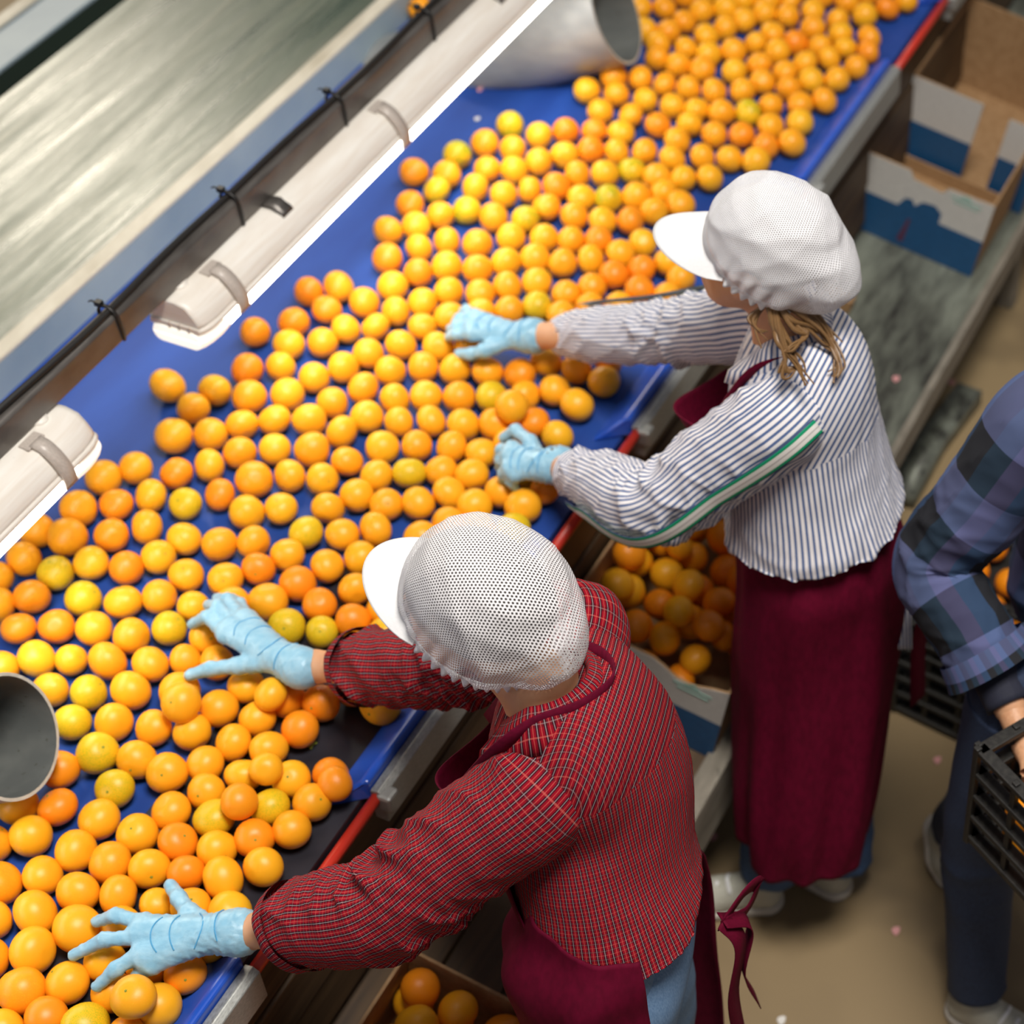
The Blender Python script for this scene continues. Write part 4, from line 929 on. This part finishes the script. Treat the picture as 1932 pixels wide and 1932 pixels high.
    # hair under the net
    fs = [s_ell(hc + (-f * .012 + u * .028) * size, np.stack([f, l, u]), np.array((.098, .083, .098)) * size), s_ell(hc + (-f * .07 + u * .02) * size, np.stack([f, l, u]), np.array((.055, .062, .06)) * size)]
    pn = hc + (c0[0] * f + c0[2] * u) * size; hn = unit(n_[0] * f + n_[2] * u)
    sdf_mesh('hair', fs, .008, .03, parent, scalpm, pts=[hc], rad=.19, cut=[lambda p: -((p - pn) @ hn) - .004])
    return c
def shoe(parent, heel, toe, h=.085, wd=.046, lift=0., mat='shoe'):
    heel = np.asarray(heel, float); toe = np.asarray(toe, float); d = unit(toe - heel); ln = np.linalg.norm(toe - heel); sd = unit(np.cross(UP, d)); u = np.cross(d, sd)
    def P(a, z): return heel + d * a * ln + u * z
    R = np.stack([d, sd, u])
    fs = [s_cone(P(.16, .045), P(.62, .034), wd * .78, wd * .80), s_cone(P(.62, .034), P(.88, .028), wd * .82, wd * .62), s_cone(P(.16, .05), P(.20, .085), wd * .74, wd * .72), s_cone(P(.2, .075), P(.5, .05), wd * .68, wd * .7)]
    pn = P(0, .014); b = sdf_mesh('shoe', fs, .006, .02, parent, M[mat], pts=[heel, toe], rad=.12, cut=[lambda p: -((p - pn) @ u)])
    fs = [s_cone(P(.15, .012), P(.6, .012), wd * .88, wd * .90), s_cone(P(.6, .012), P(.9, .012), wd * .92, wd * .72)]
    p2 = P(0, .026); p3 = P(0, .001)
    sdf_mesh('sole', fs, .006, .02, b, M['sole'], pts=[heel, toe], rad=.12, cut=[lambda p: (p - p2) @ u, lambda p: -((p - p3) @ u)])
    for k in range(4):
        a = .46 + .085 * k; ribbon('lace', catmull([P(a, .075 - .011 * k) + sd * .026, P(a + .02, .093 - .012 * k), P(a, .075 - .011 * k) - sd * .026], 9), d, .008, .004, b, M['white'])
    return b
def body(name, J, hd, fw, legs, label, sc_=1., palms=None, skin=None):
    "one continuous skin surface: head, neck, trunk, arms, legs"
    hf, hl, hu = basis(*hd); hc = J['head']; hip, c7, ls, rs = J['hip'], J['c7'], J['ls'], J['rs']; f, l, u = basis(fw, c7 - hip); Rh = np.stack([hf, hl, hu]); Rt = np.stack([f, l, u]); mid = (ls + rs) / 2
    def H(x, y, z): return hc + hf * x + hl * y + hu * z
    fs = [s_ell(H(-.008, 0, .025), Rh, (.095, .077, .095)), s_ell(H(.03, 0, -.03), Rh, (.066, .062, .082)), s_cone(H(.045, 0, -.075), H(.068, 0, -.098), .043, .026), s_cone(H(.088, 0, -.005), H(.108, 0, -.036), .009, .013),
          s_cone(H(.02, .048, -.05), H(.05, .02, -.09), .024, .02), s_cone(H(.02, -.048, -.05), H(.05, -.02, -.09), .024, .02), s_cone(H(.085, 0, -.066), H(.088, 0, -.072), .015, .014),
          s_ell(H(-.008, .080, -.022), Rh, (.021, .010, .031)), s_ell(H(-.008, -.080, -.022), Rh, (.021, .010, .031)),
          s_cone(H(-.022, 0, -.055), c7 + f * .018, .052, .054), s_cone(c7 + f * .018, c7 - u * .08 + f * .02, .054, .07),
          s_ell(mid - u * .12, Rt, (.085, .135, .15)), s_ell(hip + (mid - hip) * .35, Rt, (.085, .12, .17)), s_ell(hip, Rt, (.08, .115, .11)), s_cone(c7 - u * .06, ls, .05, .045), s_cone(c7 - u * .06, rs, .05, .045)]
    pts = [hc + hu * .13, hc + hf * .12, hip]
    for a, b, c in (('ls', 'le', 'lw'), ('rs', 're', 'rw')):
        fs += [s_cone(J[a], J[b], .046, .038), s_cone(J[b], J[b] + (J[c] - J[b]) * .3, .038, .040), s_cone(J[b] + (J[c] - J[b]) * .3, J[c], .040, .0265)]; pts += [J[b], J[c]]
        e = J[c] + unit(J[c] - J[b]) * .05; fs.append(s_cone(J[c], e, .0265, .022))
    for hp, kn, an in legs: fs += [s_cone(hp, kn, .078, .052), s_cone(kn, kn + (an - kn) * .3, .052, .054), s_cone(kn + (an - kn) * .3, an, .054, .034)]; pts += [hp, kn, an]
    o = sdf_mesh('person', fs, .0088, .022, None, skin or M['skin'], pts=pts, rad=.12)
    o.name = name; tag(o, label, 'person')
    for s_ in (-1, 1):
        e = sdf_mesh('eye', [s_ell(H(.080, .031 * s_, -.004), Rh, (.014, .015, .009))], .004, .01, o, M['eye'], pts=[H(.08, .031 * s_, 0)], rad=.03)
        sdf_mesh('iris', [s_ell(H(.0915, .032 * s_, -.005), Rh, (.004, .0065, .0065))], .002, .01, e, M['hair_dark'], pts=[H(.09, .031 * s_, 0)], rad=.015)
    sdf_mesh('lips', [s_ell(H(.100, 0, -.064), Rh, (.008, .022, .008))], .004, .01, o, M['lips'], pts=[H(.1, 0, -.064)], rad=.04)
    return o, H
def jeans(parent, legs, m, r=(.105, .10, .085, .072, .066), cut=1.0, seed=2, top=.02):
    h0 = (legs[0][0] + legs[1][0]) / 2; lat = unit(legs[0][0] - legs[1][0]); fwd = unit(np.cross(lat, UP)); lat = np.cross(UP, fwd)
    zc = h0[2] + .13
    sdf_mesh('trouser_seat', [s_ell(h0 + UP * .03, np.stack([fwd, lat, UP]), (.105, .145, .15))] + [s_cone(a_, a_ + (b_ - a_) * .35, r[1], r[1] * .93) for a_, b_, c_ in legs], .011, .04, parent, m, pts=[h0] + [l_[0] for l_ in legs], rad=.30, cut=[lambda p: p[:, 2] - zc])
    for k, (hp, kn, an) in enumerate(legs):
        P = catmull([hp + UP * top, (hp + kn) / 2, kn, (kn + an) / 2, an + (an - kn) * 0 + UP * .005], 90); x = np.linspace(0, 1, 90)
        tube('trouser_leg', P, np.interp(x, np.linspace(0, 1, 5), r), parent, m, 40, True, disp=folds(.007, seed + k, 40, 1, lambda L: .3 + np.exp(-((L - .45) / .1) ** 2) + 1.2 * np.exp(-((L - .86) / .08) ** 2)))
def collar(parent, c7, fw, up, m, r0=.064, h=.036, fall=.050, openang=38, spread=1.25, lean=(.012, 0)):
    f, l, u = basis(fw, up); n = 70; A_ = np.radians(np.linspace(openang, 360 - openang, n)); prof = [(r0 + .010, -.012), (r0 + .004, .012), (r0 + .002, h * .8), (r0 + .008, h), (r0 + .020, h * .72), (r0 + .034, h * .72 - fall * .55), (r0 + .042, h * .72 - fall)]
    G = np.zeros((n, len(prof), 3)); uv = np.zeros((n, len(prof), 2))
    for i, a in enumerate(A_):
        fr = max(0, math.cos(a)); 
        for j, (r, z) in enumerate(prof):
            ex = 1 + (.45 * fr ** 2 if j >= 5 else 0)
            G[i, j] = c7 + f * (lean[0] + math.cos(a) * r * ex) + l * math.sin(a) * r * spread ** (.4) + u * (z - .055 * fr ** 1.3 - .01); uv[i, j] = (z + j * .018, a * (r0 + .02))
    return sheet('collar', G, .003, parent, m, uv=uv[..., ::-1])
def skirt(parent, axis, m, a0=0, a1=360, n=96, name='apron_skirt', seed=4, fw=None, amp=.012):
    "axis rows: (centre, lateral r, depth r); wraps from angle a0 to a1, 0 = front"
    f = unit(fw); l = np.cross(UP, f); C_ = catmull([a[0] for a in axis], 60); x = np.linspace(0, 1, 60); k = np.linspace(0, 1, len(axis)); rl = np.interp(x, k, [a[1] for a in axis]); rd = np.interp(x, k, [a[2] for a in axis])
    A_ = np.radians(np.linspace(a0, a1, n)); r = np.random.default_rng(seed); ph = r.uniform(0, 6.28, 6); G = np.zeros((n, 60, 3))
    for i, a in enumerate(A_):
        for j in range(60):
            q = x[j]; d = amp * (.25 + q) * (.6 * math.sin(5 * a + ph[0] + 2.2 * q) + .5 * math.sin(8 * a + ph[1] - 3 * q) + .35 * math.sin(13 * a + ph[2] + 5 * q)) + amp * .5 * math.sin(16 * q + 3 * a + ph[3]) * math.exp(-((q - .25) / .3) ** 2)
            G[i, j] = C_[j] + f * math.cos(a) * (rd[j] + d) + l * math.sin(a) * (rl[j] + d)
    return sheet(name, G, .003, parent, m)
def mk(J): return {k: at(*v) for k, v in J.items()}

# ---------------- near worker: red plaid shirt
J1 = mk(dict(head=(888, 1142, 1.55), c7=(1045, 1300, 1.425), ls=(1012, 1500, 1.325), rs=(1085, 1195, 1.33), le=(728, 1712, 1.13), lw=(450, 1762, .995), re=(835, 1258, 1.14), rw=(590, 1258, .995), hip=(1185, 1780, .95)))
FW1 = unit(-RD * .95 - CD * .28); HF1 = unit(unit(-RD + CD * .02) - UP * .30); HU1 = UP
l1 = np.cross(UP, FW1); hp = J1['hip']
legs1 = [(hp + l1 * s * .085 - UP * .03, W(*st(hp + l1 * s * .10)[:2], .48), W(*st(hp + l1 * s * .11 - FW1 * .02)[:2], .09)) for s in (1, -1)]
P1, H1 = body('person', J1, (HF1, HU1), FW1, legs1, 'person in red plaid shirt, white net cap and burgundy apron sorting oranges with blue gloves')
jeans(P1, legs1, M['denim_l'], (.06, .088, .080, .072, .066), seed=31, top=.14)
for (h_, k_, a_) in legs1: b0 = W(*st(a_)[:2], 0) - FW1 * .06; shoe(P1, b0, b0 + FW1 * .25)
T1 = torso(P1, J1, FW1, M['plaid'], 'shirt', 0, hemz=1.055, seed=3, wid=(.17, .175, .195), dep=(.125, .14, .165), hunch=.05, hemtilt=(-.10, 0))
for side, pts_, rad, sd in (('l', [J1['ls'] + (J1['c7'] - J1['ls']) * .45 - UP * .055, J1['ls'], (J1['ls'] + J1['le']) / 2 + UP * .004, J1['le'], (J1['le'] + J1['lw']) / 2, at(545, 1764, 1.025)], (.066, .092, .088, .086, .074, .058), 5),
                            ('r', [J1['rs'] + (J1['c7'] - J1['rs']) * .45 - UP * .055, J1['rs'], (J1['rs'] + J1['re']) / 2, J1['re'], (J1['re'] + J1['rw']) / 2, at(678, 1258, 1.02)], (.066, .088, .078, .074, .068, .058), 6)):
    o, P, r = sleeve(T1, pts_, rad, M['plaid'], sd, .024)
    # turned-back cuff
    k = np.arange(128, 150); tube('cuff', P[k], r[k] + .006 + .0025 * np.sin(np.linspace(0, 3.1, len(k))), o, M['plaid'], 64, False, disp=folds(.004, sd + 3, 60, 2))
collar(T1, J1['c7'], FW1, J1['c7'] - hp, M['plaid'])
cap(P1, J1['head'], HF1, HU1, M['net1'], M['hair_dark'], 1.07, 2, 1.0, brim=(.068, 64, -.05))
glove(P1, (405, 1762, .998), (438, 1760, 1.0), [[(357, 1722, .99), (338, 1695, .98), (321, 1670, .966)], [(272, 1741, .99), (218, 1727, .988), (182, 1739, .958)], [(262, 1768, .995), (196, 1773, .985), (139, 1802, .952)], [(266, 1796, .99), (218, 1829, .978), (184, 1861, .95)], [(287, 1822, .98), (262, 1840, .958), (250, 1852, .94)]], seed=41)
glove(P1, (532, 1243, .998), (560, 1256, 1.0), [[(450, 1256, .98), (396, 1262, .972), (358, 1274, .955)], [(425, 1198, .995), (391, 1163, .985), (362, 1178, .945)], [(440, 1178, 1.0), (411, 1143, .988), (392, 1141, .95)], [(456, 1168, .995), (430, 1131, .975), (410, 1128, .945)], [(470, 1168, .985), (453, 1139, .965), (437, 1127, .945)]], seed=42)
# apron: skirt, bib, neck strap, waist ties
hx = W(*st(hp)[:2], 0)
skirt(P1, [(hx + UP * 1.12 + FW1 * .01, .150, .125), (hx + UP * .98 + FW1 * .01, .208, .182), (hx + UP * .65, .205, .182), (hx + UP * .40, .205, .185)], M['apron'], -128, 118, fw=FW1, name='apron', amp=.015)
f1, l1_, u1 = basis(FW1, J1['c7'] - hp)
AP1 = [o for o in P1.children if o.name.startswith('apron')][0]
def bib(parent, J, f, l, u, top, low, wtop, wlow, off, m):
    mid = (J['ls'] + J['rs']) / 2; G = np.zeros((31, 24, 3))
    for i in range(31):
        a = i / 30 * 2 - 1
        for j in range(24):
            q = j / 23; wd = wtop + (wlow - wtop) * q; c = top + (low - top) * q; sag = .018 * math.sin(a * 3 + q * 4) * (1 - q)
            G[i, j] = c + l * a * wd + f * (off * (1 - q) + .135 * (1 - (a * .9) ** 2) * .45 + sag)
    return sheet('bib', G, .0025, parent, m)
mid1 = (J1['ls'] + J1['rs']) / 2
bib(AP1, J1, f1, l1_, u1, mid1 + f1 * .085 - u1 * .075, hp + f1 * .09 + u1 * .10, .105, .115, .05, M['apron'])
st_pts = catmull([mid1 + f1 * .15 + l1_ * .09 - u1 * .075, J1['c7'] + l1_ * .100 + f1 * .065 - u1 * .030, J1['c7'] + l1_ * .094 + f1 * .005 + u1 * .006, J1['c7'] + l1_ * .062 - f1 * .060 + u1 * .008, J1['c7'] - f1 * .092 + u1 * .006, J1['c7'] - l1_ * .062 - f1 * .060 + u1 * .008, J1['c7'] - l1_ * .094 + f1 * .005 + u1 * .006, J1['c7'] - l1_ * .100 + f1 * .065 - u1 * .030, mid1 + f1 * .15 - l1_ * .09 - u1 * .075], 70)
ribbon('neck_strap', st_pts, np.array([u1 * .8 + (p - J1['c7']) * 3.2 for p in st_pts]), .034, .003, AP1, M['apron'])
bk = hx + UP * 1.02 - FW1 * .150 + l1_ * -.02
ribbon('waist_tie', catmull([bk, bk - FW1 * .03 - UP * .05 + l1_ * .01, bk - FW1 * .02 - UP * .18 + l1_ * .03, bk - FW1 * .03 - UP * .34 + l1_ * .02], 24), l1_ + FW1 * .4, .034, .002, AP1, M['apron'])
ribbon('waist_tie', catmull([bk, bk - FW1 * .04 - UP * .04 - l1_ * .03, bk - FW1 * .03 - UP * .15 - l1_ * .01, bk - FW1 * .05 - UP * .28 - l1_ * .04], 24), l1_ - FW1 * .4, .034, .002, AP1, M['apron'])
ribbon('bow_loop', catmull([bk - UP * .01, bk - l1_ * .05 + UP * .025 - FW1 * .03, bk - l1_ * .09 - FW1 * .045, bk - l1_ * .06 - UP * .04 - FW1 * .03, bk - UP * .01], 24), UP + l1_ * .3, .03, .002, AP1, M['apron'])

# ---------------- far worker: striped shirt
J2 = mk(dict(head=(1428, 472, 1.60), c7=(1500, 622, 1.44), ls=(1478, 790, 1.345), rs=(1490, 602, 1.345), le=(1238, 952, 1.125), lw=(1050, 878, 1.0), re=(1240, 628, 1.14), rw=(1012, 634, 1.0), hip=(1555, 1040, .96)))
FW2 = unit(-RD * .96 - CD * .12); HF2 = unit(unit(-RD - CD * .10) - UP * .04); HU2 = UP
l2 = np.cross(UP, FW2); hp2 = J2['hip']; hx2 = W(*st(hp2)[:2], 0)
aL = at(1452, 1640, .10); aR = at(1588, 1622, .10)
legs2 = [(hp2 + l2 * .08 - UP * .03, (hp2 + l2 * .08) * .5 + aL * .5, aL), (hp2 - l2 * .08 - UP * .03, (hp2 - l2 * .08) * .5 + aR * .5, aR)]
P2, H2 = body('person', J2, (HF2, HU2), FW2, legs2, 'person in blue striped shirt, white net cap and long burgundy apron reaching over the belt')
jeans(P2, legs2, M['denim_m'], (.078, .082, .075, .072, .068), seed=51)
shoe(P2, at(1478, 1700, 0), at(1478, 1700, 0) + unit(at(1350, 1706, 0) - at(1478, 1700, 0)) * .255)
h_ = at(1602, 1690, 0); shoe(P2, h_, h_ + unit(FW2 + np.array([0, .35, 0])) * .25)
T2 = torso(P2, J2, FW2, M['stripe'], 'shirt', 0, hemz=1.06, seed=13, wid=(.165, .18, .20), dep=(.12, .16, .195), amp=.008, freq=34, yoke=.30, hunch=.02, hemtilt=(-.18, -.05))
sl2, PL2, rL2 = sleeve(T2, [J2['ls'] + (J2['c7'] - J2['ls']) * .45 - UP * .055, J2['ls'], (J2['ls'] + J2['le']) / 2, J2['le'], (J2['le'] + J2['lw']) / 2, at(1082, 892, 1.012)], (.066, .088, .084, .078, .066, .046), M['stripe'], 15, .024)
k = np.arange(132, 150); tube('cuff', PL2[k], np.full(len(k), .047), sl2, M['stripe_v'], 64, False)
sr2, PR2, rR2 = sleeve(T2, [J2['rs'] + (J2['c7'] - J2['rs']) * .45 - UP * .055, J2['rs'], (J2['rs'] + J2['re']) / 2, J2['re'], (J2['re'] + J2['rw']) / 2, at(1066, 633, 1.012)], (.066, .084, .074, .066, .058, .044), M['stripe'], 16, .022)
k = np.arange(132, 150); tube('cuff', PR2[k], np.full(len(k), .045), sr2, M['stripe_v'], 64, False)
def tape(P, r, i0, i1, parent, dirf, wd=.034, lift=.010):
    T, U, B = frames(P); G = []; uv = []
    for i in range(i0, i1):
        d = dirf(i); d = unit(d - T[i] * np.dot(d, T[i])); sd = np.cross(T[i], d)
        row = []
        for j, a in enumerate(np.linspace(-1, 1, 9)): 
            ang = a * wd / 2 / (r[i] + lift); row.append(P[i] + (r[i] + lift) * (d * math.cos(ang) + sd * math.sin(ang))); uv.append((j / 8, i * .01))
        G.append(row)
    return sheet('sleeve_tape', np.array(G), .0015, parent, M['tape'], uv=np.array(uv))
tape(PL2, rL2, 26, 131, sl2, lambda i: unit(CAMP - PL2[i]) * .75 + np.array([.25, -.9, -.25]))
tape(PR2, rR2, 30, 131, sr2, lambda i: np.array([0, .6, .55]))
collar(T2, J2['c7'], FW2, J2['c7'] - hp2, M['stripe'], .056, .034, .052, 30)
cap(P2, J2['head'], HF2, HU2, M['net2'], M['scalp'], 1.0, 8, 1.55, ruf=40, brim=(.098, 66, -.28), pole=[-.1, .5, .85])
glove(P2, (1022, 880, 1.0), (1044, 878, 1.0), [[(1000, 834, .99), (973, 812, .98), (950, 826, .955)], [(966, 846, .995), (946, 848, .978), (940, 863, .945)], [(960, 862, .995), (945, 868, .978), (942, 881, .945)], [(960, 880, .99), (950, 893, .972), (950, 905, .945)], [(972, 896, .985), (965, 909, .965), (973, 921, .945)]], pal=.020, seed=61)
glove(P2, (980, 634, .998), (996, 634, 1.0), [[(915, 661, .985), (888, 668, .968), (866, 667, .95)], [(893, 630, .995), (862, 631, .978), (846, 636, .945)], [(890, 615, .995), (862, 614, .978), (849, 621, .945)], [(890, 603, .99), (868, 600, .972), (859, 606, .945)], [(896, 595, .985), (880, 584, .965), (873, 586, .945)]], pal=.020, seed=62)
# beaded bracelet on the left wrist
wrist = J2['lw'] + unit(J2['le'] - J2['lw']) * .004; dv = unit(J2['le'] - J2['lw']); sd = unit(np.cross(dv, UP)); up_ = np.cross(sd, dv); br = None; vb = []; fb = []
for k in range(20):
    a = 2 * math.pi * k / 20; c = wrist + .034 * (math.cos(a) * sd + math.sin(a) * up_); V, Fc = SHAPES[2]; V = V[:]; base = len(vb); vb += [c + v * .0055 for v in V]; fb += [tuple(base + j for j in f) for f in Fc]
mesh('bracelet', vb, fb, P2, M['bead'])
# apron
ax2 = at(1515, 1592, .24)
ap2 = skirt(P2, [(hx2 + UP * 1.08 + FW2 * .01, .135, .110), (hx2 + UP * .97 + FW2 * .005, .172, .160), (hx2 * .7 + W(*st(ax2)[:2], 0) * .3 + UP * .68, .168, .158), (W(*st(ax2)[:2], 0) * .8 + hx2 * .2 + UP * .42, .152, .145), (ax2 + UP * .05, .140, .130)], M['apron2'], 0, 360, fw=FW2, name='apron', seed=9, amp=.011)
f2, l2_, u2 = basis(FW2, J2['c7'] - hp2); mid2 = (J2['ls'] + J2['rs']) / 2
bib(ap2, J2, f2, l2_, u2, mid2 + f2 * .085 - u2 * .07, hp2 + f2 * .08 + u2 * .10, .095, .11, .06, M['apron2'])
for s_ in (1, -1):
    ribbon('neck_strap', catmull([mid2 + f2 * .135 + l2_ * .085 * s_ - u2 * .09, J2['c7'] + l2_ * .095 * s_ + f2 * .065 - u2 * .04, J2['c7'] + l2_ * .088 * s_ + f2 * .0 - u2 * .008, J2['c7'] + l2_ * .05 * s_ - f2 * .075 - u2 * .004], 24), u2 + l2_ * .4 * s_, .018, .003, ap2, M['apron2'])
bk2 = hx2 + UP * .99 - FW2 * .165 - l2_ * .05
ribbon('waist_tie', catmull([bk2, bk2 - FW2 * .03 - UP * .12 - l2_ * .01, bk2 - FW2 * .02 - UP * .30 - l2_ * .015, bk2 - UP * .46 - FW2 * .03], 24), l2_ + FW2 * .4, .05, .003, ap2, M['apron2'])
tl = [at(1700, 1085, .93), at(1706, 1150, .86), at(1708, 1225, .79)]; G = np.array([[p + RD * w_ * .55 - UP * (0) + CD * w_ * .3 for p in catmull(tl, 14)] for w_ in np.linspace(-.022, .022, 8)])
sheet('shirt_tail', G, .002, T2, M['stripe'], uv=np.array([[(i * .006, j * .01) for j in range(14)] for i in range(8)]))
# loose hair below the cap
hr = np.random.default_rng(4); strands = [[(1478, 572, 1.50), (1508, 590, 1.485), (1545, 612, 1.455), (1575, 650, 1.425), (1583, 690, 1.405), (1572, 712, 1.40)], [(1468, 575, 1.50), (1490, 600, 1.485), (1530, 620, 1.455), (1560, 640, 1.43), (1578, 668, 1.415)],
    [(1450, 580, 1.50), (1458, 610, 1.48), (1470, 640, 1.465), (1480, 672, 1.445), (1470, 700, 1.43), (1490, 705, 1.425), (1508, 690, 1.43)], [(1460, 578, 1.50), (1468, 615, 1.48), (1485, 655, 1.455), (1508, 690, 1.435), (1518, 715, 1.425)],
    [(1440, 578, 1.49), (1425, 600, 1.48), (1428, 625, 1.47), (1446, 640, 1.46)], [(1475, 580, 1.50), (1500, 615, 1.475), (1520, 628, 1.46), (1498, 652, 1.46), (1482, 668, 1.45), (1495, 660, 1.45)], [(1488, 575, 1.495), (1530, 590, 1.47), (1562, 618, 1.44), (1585, 640, 1.425)]]
n_h = 0
for kk, sd_ in enumerate(strands):
    for rep in range(7 if kk < 4 else 4):
        off = hr.normal(0, 1, (len(sd_), 2)) * np.linspace(2.5, 7, len(sd_))[:, None]
        pts_ = catmull([at(a + o_[0], b + o_[1], z + .052) for (a, b, z), o_ in zip(sd_, off)], 26); x = np.linspace(0, 1, 26)
        tube('hair_lock', pts_, .0055 * (1 - x * .75) * hr.uniform(.6, 1.1), P2, M['hair_brown'], 6, True)

# ---------------- worker at the right edge: flannel shirt, carrying a crate
J3 = mk(dict(rs=(1962, 808, 1.40), re=(1768, 1062, 1.12), rw=(1905, 1330, .98)))
FW3 = unit([.42, -.90, 0]); l3 = np.cross(UP, FW3); ctr = J3['rs'] + l3 * .19
J3['ls'] = J3['rs'] + l3 * .38; J3['c7'] = ctr + UP * .07 - FW3 * .02; J3['head'] = ctr + UP * .25 + FW3 * .06; J3['hip'] = W(*st(ctr - FW3 * .03)[:2], .95)
J3['le'] = J3['ls'] - UP * .27 + l3 * .10 - FW3 * .05; J3['lw'] = J3['le'] + FW3 * .22 - UP * .10 - l3 * .06
aB = at(1842, 1862, .11); aA = at(1808, 1560, .16); hipR = at(1925, 1330, .90); kB = at(1850, 1590, .50); kA = at(1868, 1500, .48)
legs3 = [(hipR, kB, aB), (hipR + l3 * .12, kA, aA)]
P3, H3 = body('person', J3, (unit(FW3 - UP * .3), UP), FW3, legs3, 'person in dark blue flannel shirt and jeans carrying a crate at right edge')
jeans(P3, legs3, M['denim'], (.10, .092, .078, .066, .062), seed=71)
hB = at(1782, 1895, 0); shoe(P3, hB + UP * .0, hB + unit(at(1960, 1990, 0) - hB) * .29)
hA = at(1768, 1548, .10); shoe(P3, hA, at(1790, 1660, .005))
T3 = torso(P3, J3, FW3, M['flannel'], 'shirt', 0, hemz=.86, seed=23, wid=(.17, .17, .18), dep=(.12, .125, .13), yoke=9)
sl3, PS3, rS3 = sleeve(T3, [J3['rs'] + (J3['c7'] - J3['rs']) * .25, J3['rs'], (J3['rs'] + J3['re']) / 2, J3['re'], (J3['re'] + J3['rw']) * .5, at(1875, 1262, 1.005)], (.092, .095, .086, .080, .072, .070), M['flannel'], 25, .014)
k = np.arange(128, 150); tube('cuff', PS3[k], np.linspace(.082, .092, len(k)), sl3, M['flannel_s'], 64, False)
sleeve(T3, [J3['ls'] + (J3['c7'] - J3['ls']) * .25, J3['ls'], (J3['ls'] + J3['le']) / 2, J3['le'], J3['le'] + (J3['lw'] - J3['le']) * .6], (.092, .095, .086, .078, .072), M['flannel'], 26, .012)
tube('undersleeve', np.linspace(PS3[140], J3['rw'], 10), .043, sl3, M['navy'], 24, True)
sdf_mesh('hair', [s_ell(H3(-.015, 0, .04), np.stack(basis(unit(FW3 - UP * .3), UP)), (.103, .085, .10))], .009, .02, P3, M['hair_dark'], pts=[J3['head']], rad=.16, cut=[lambda p, q=H3(0, 0, .03): -((p - q) @ unit(UP - FW3 * .45))])
# bare hand on the crate
hand = [s_cone(J3['rw'], at(1940, 1415, .95), .028, .026)]
for k in range(4):
    b0 = at(1938 + 6 * k, 1425 + 3 * k, .95) + FW3 * .012 * k; hand += [s_cone(b0, b0 - UP * .05 + FW3 * .015, .012, .0105), s_cone(b0 - UP * .05 + FW3 * .015, b0 - UP * .085, .0105, .009)]
b0 = at(1932, 1412, .96); hand += [s_cone(b0, b0 + FW3 * .05 - l3 * .02 - UP * .01, .014, .011), s_cone(b0 + FW3 * .05 - l3 * .02 - UP * .01, b0 + FW3 * .07 - UP * .03, .011, .010)]
sdf_mesh('hand', hand, .005, .012, P3, M['skin'], pts=[J3['rw'], at(1945, 1440, .85)], rad=.10)
# carried crate
c0 = at(1820, 1582, .74); e = at(1932, 1702, .74); Xc = unit(e - c0); up3 = unit(at(1862, 1340, .74 + .27) - c0); Yc = unit(np.cross(up3, Xc));
if Yc[0] < 0: Yc = -Yc
Yc = Yc - UP * Yc[2]; Yc = unit(Yc - Xc * np.dot(Yc, Xc))
Rc3, PC3, bx3 = crate(c0, Xc, Yc, .50, .34, .27, 'black slatted plastic crate with oranges carried by the flannel-shirted worker', (5, 4))
g = np.random.default_rng(77); spD = [(.08 + .085 * i, .06 + .08 * j, .05 + .065 * k, g.choice(['o', 'd'])) for i in range(4) for j in range(2) for k in range(2)]
fill(PC3, spD, .036, 'inside the carried black crate', 'oranges in the carried crate', 78)
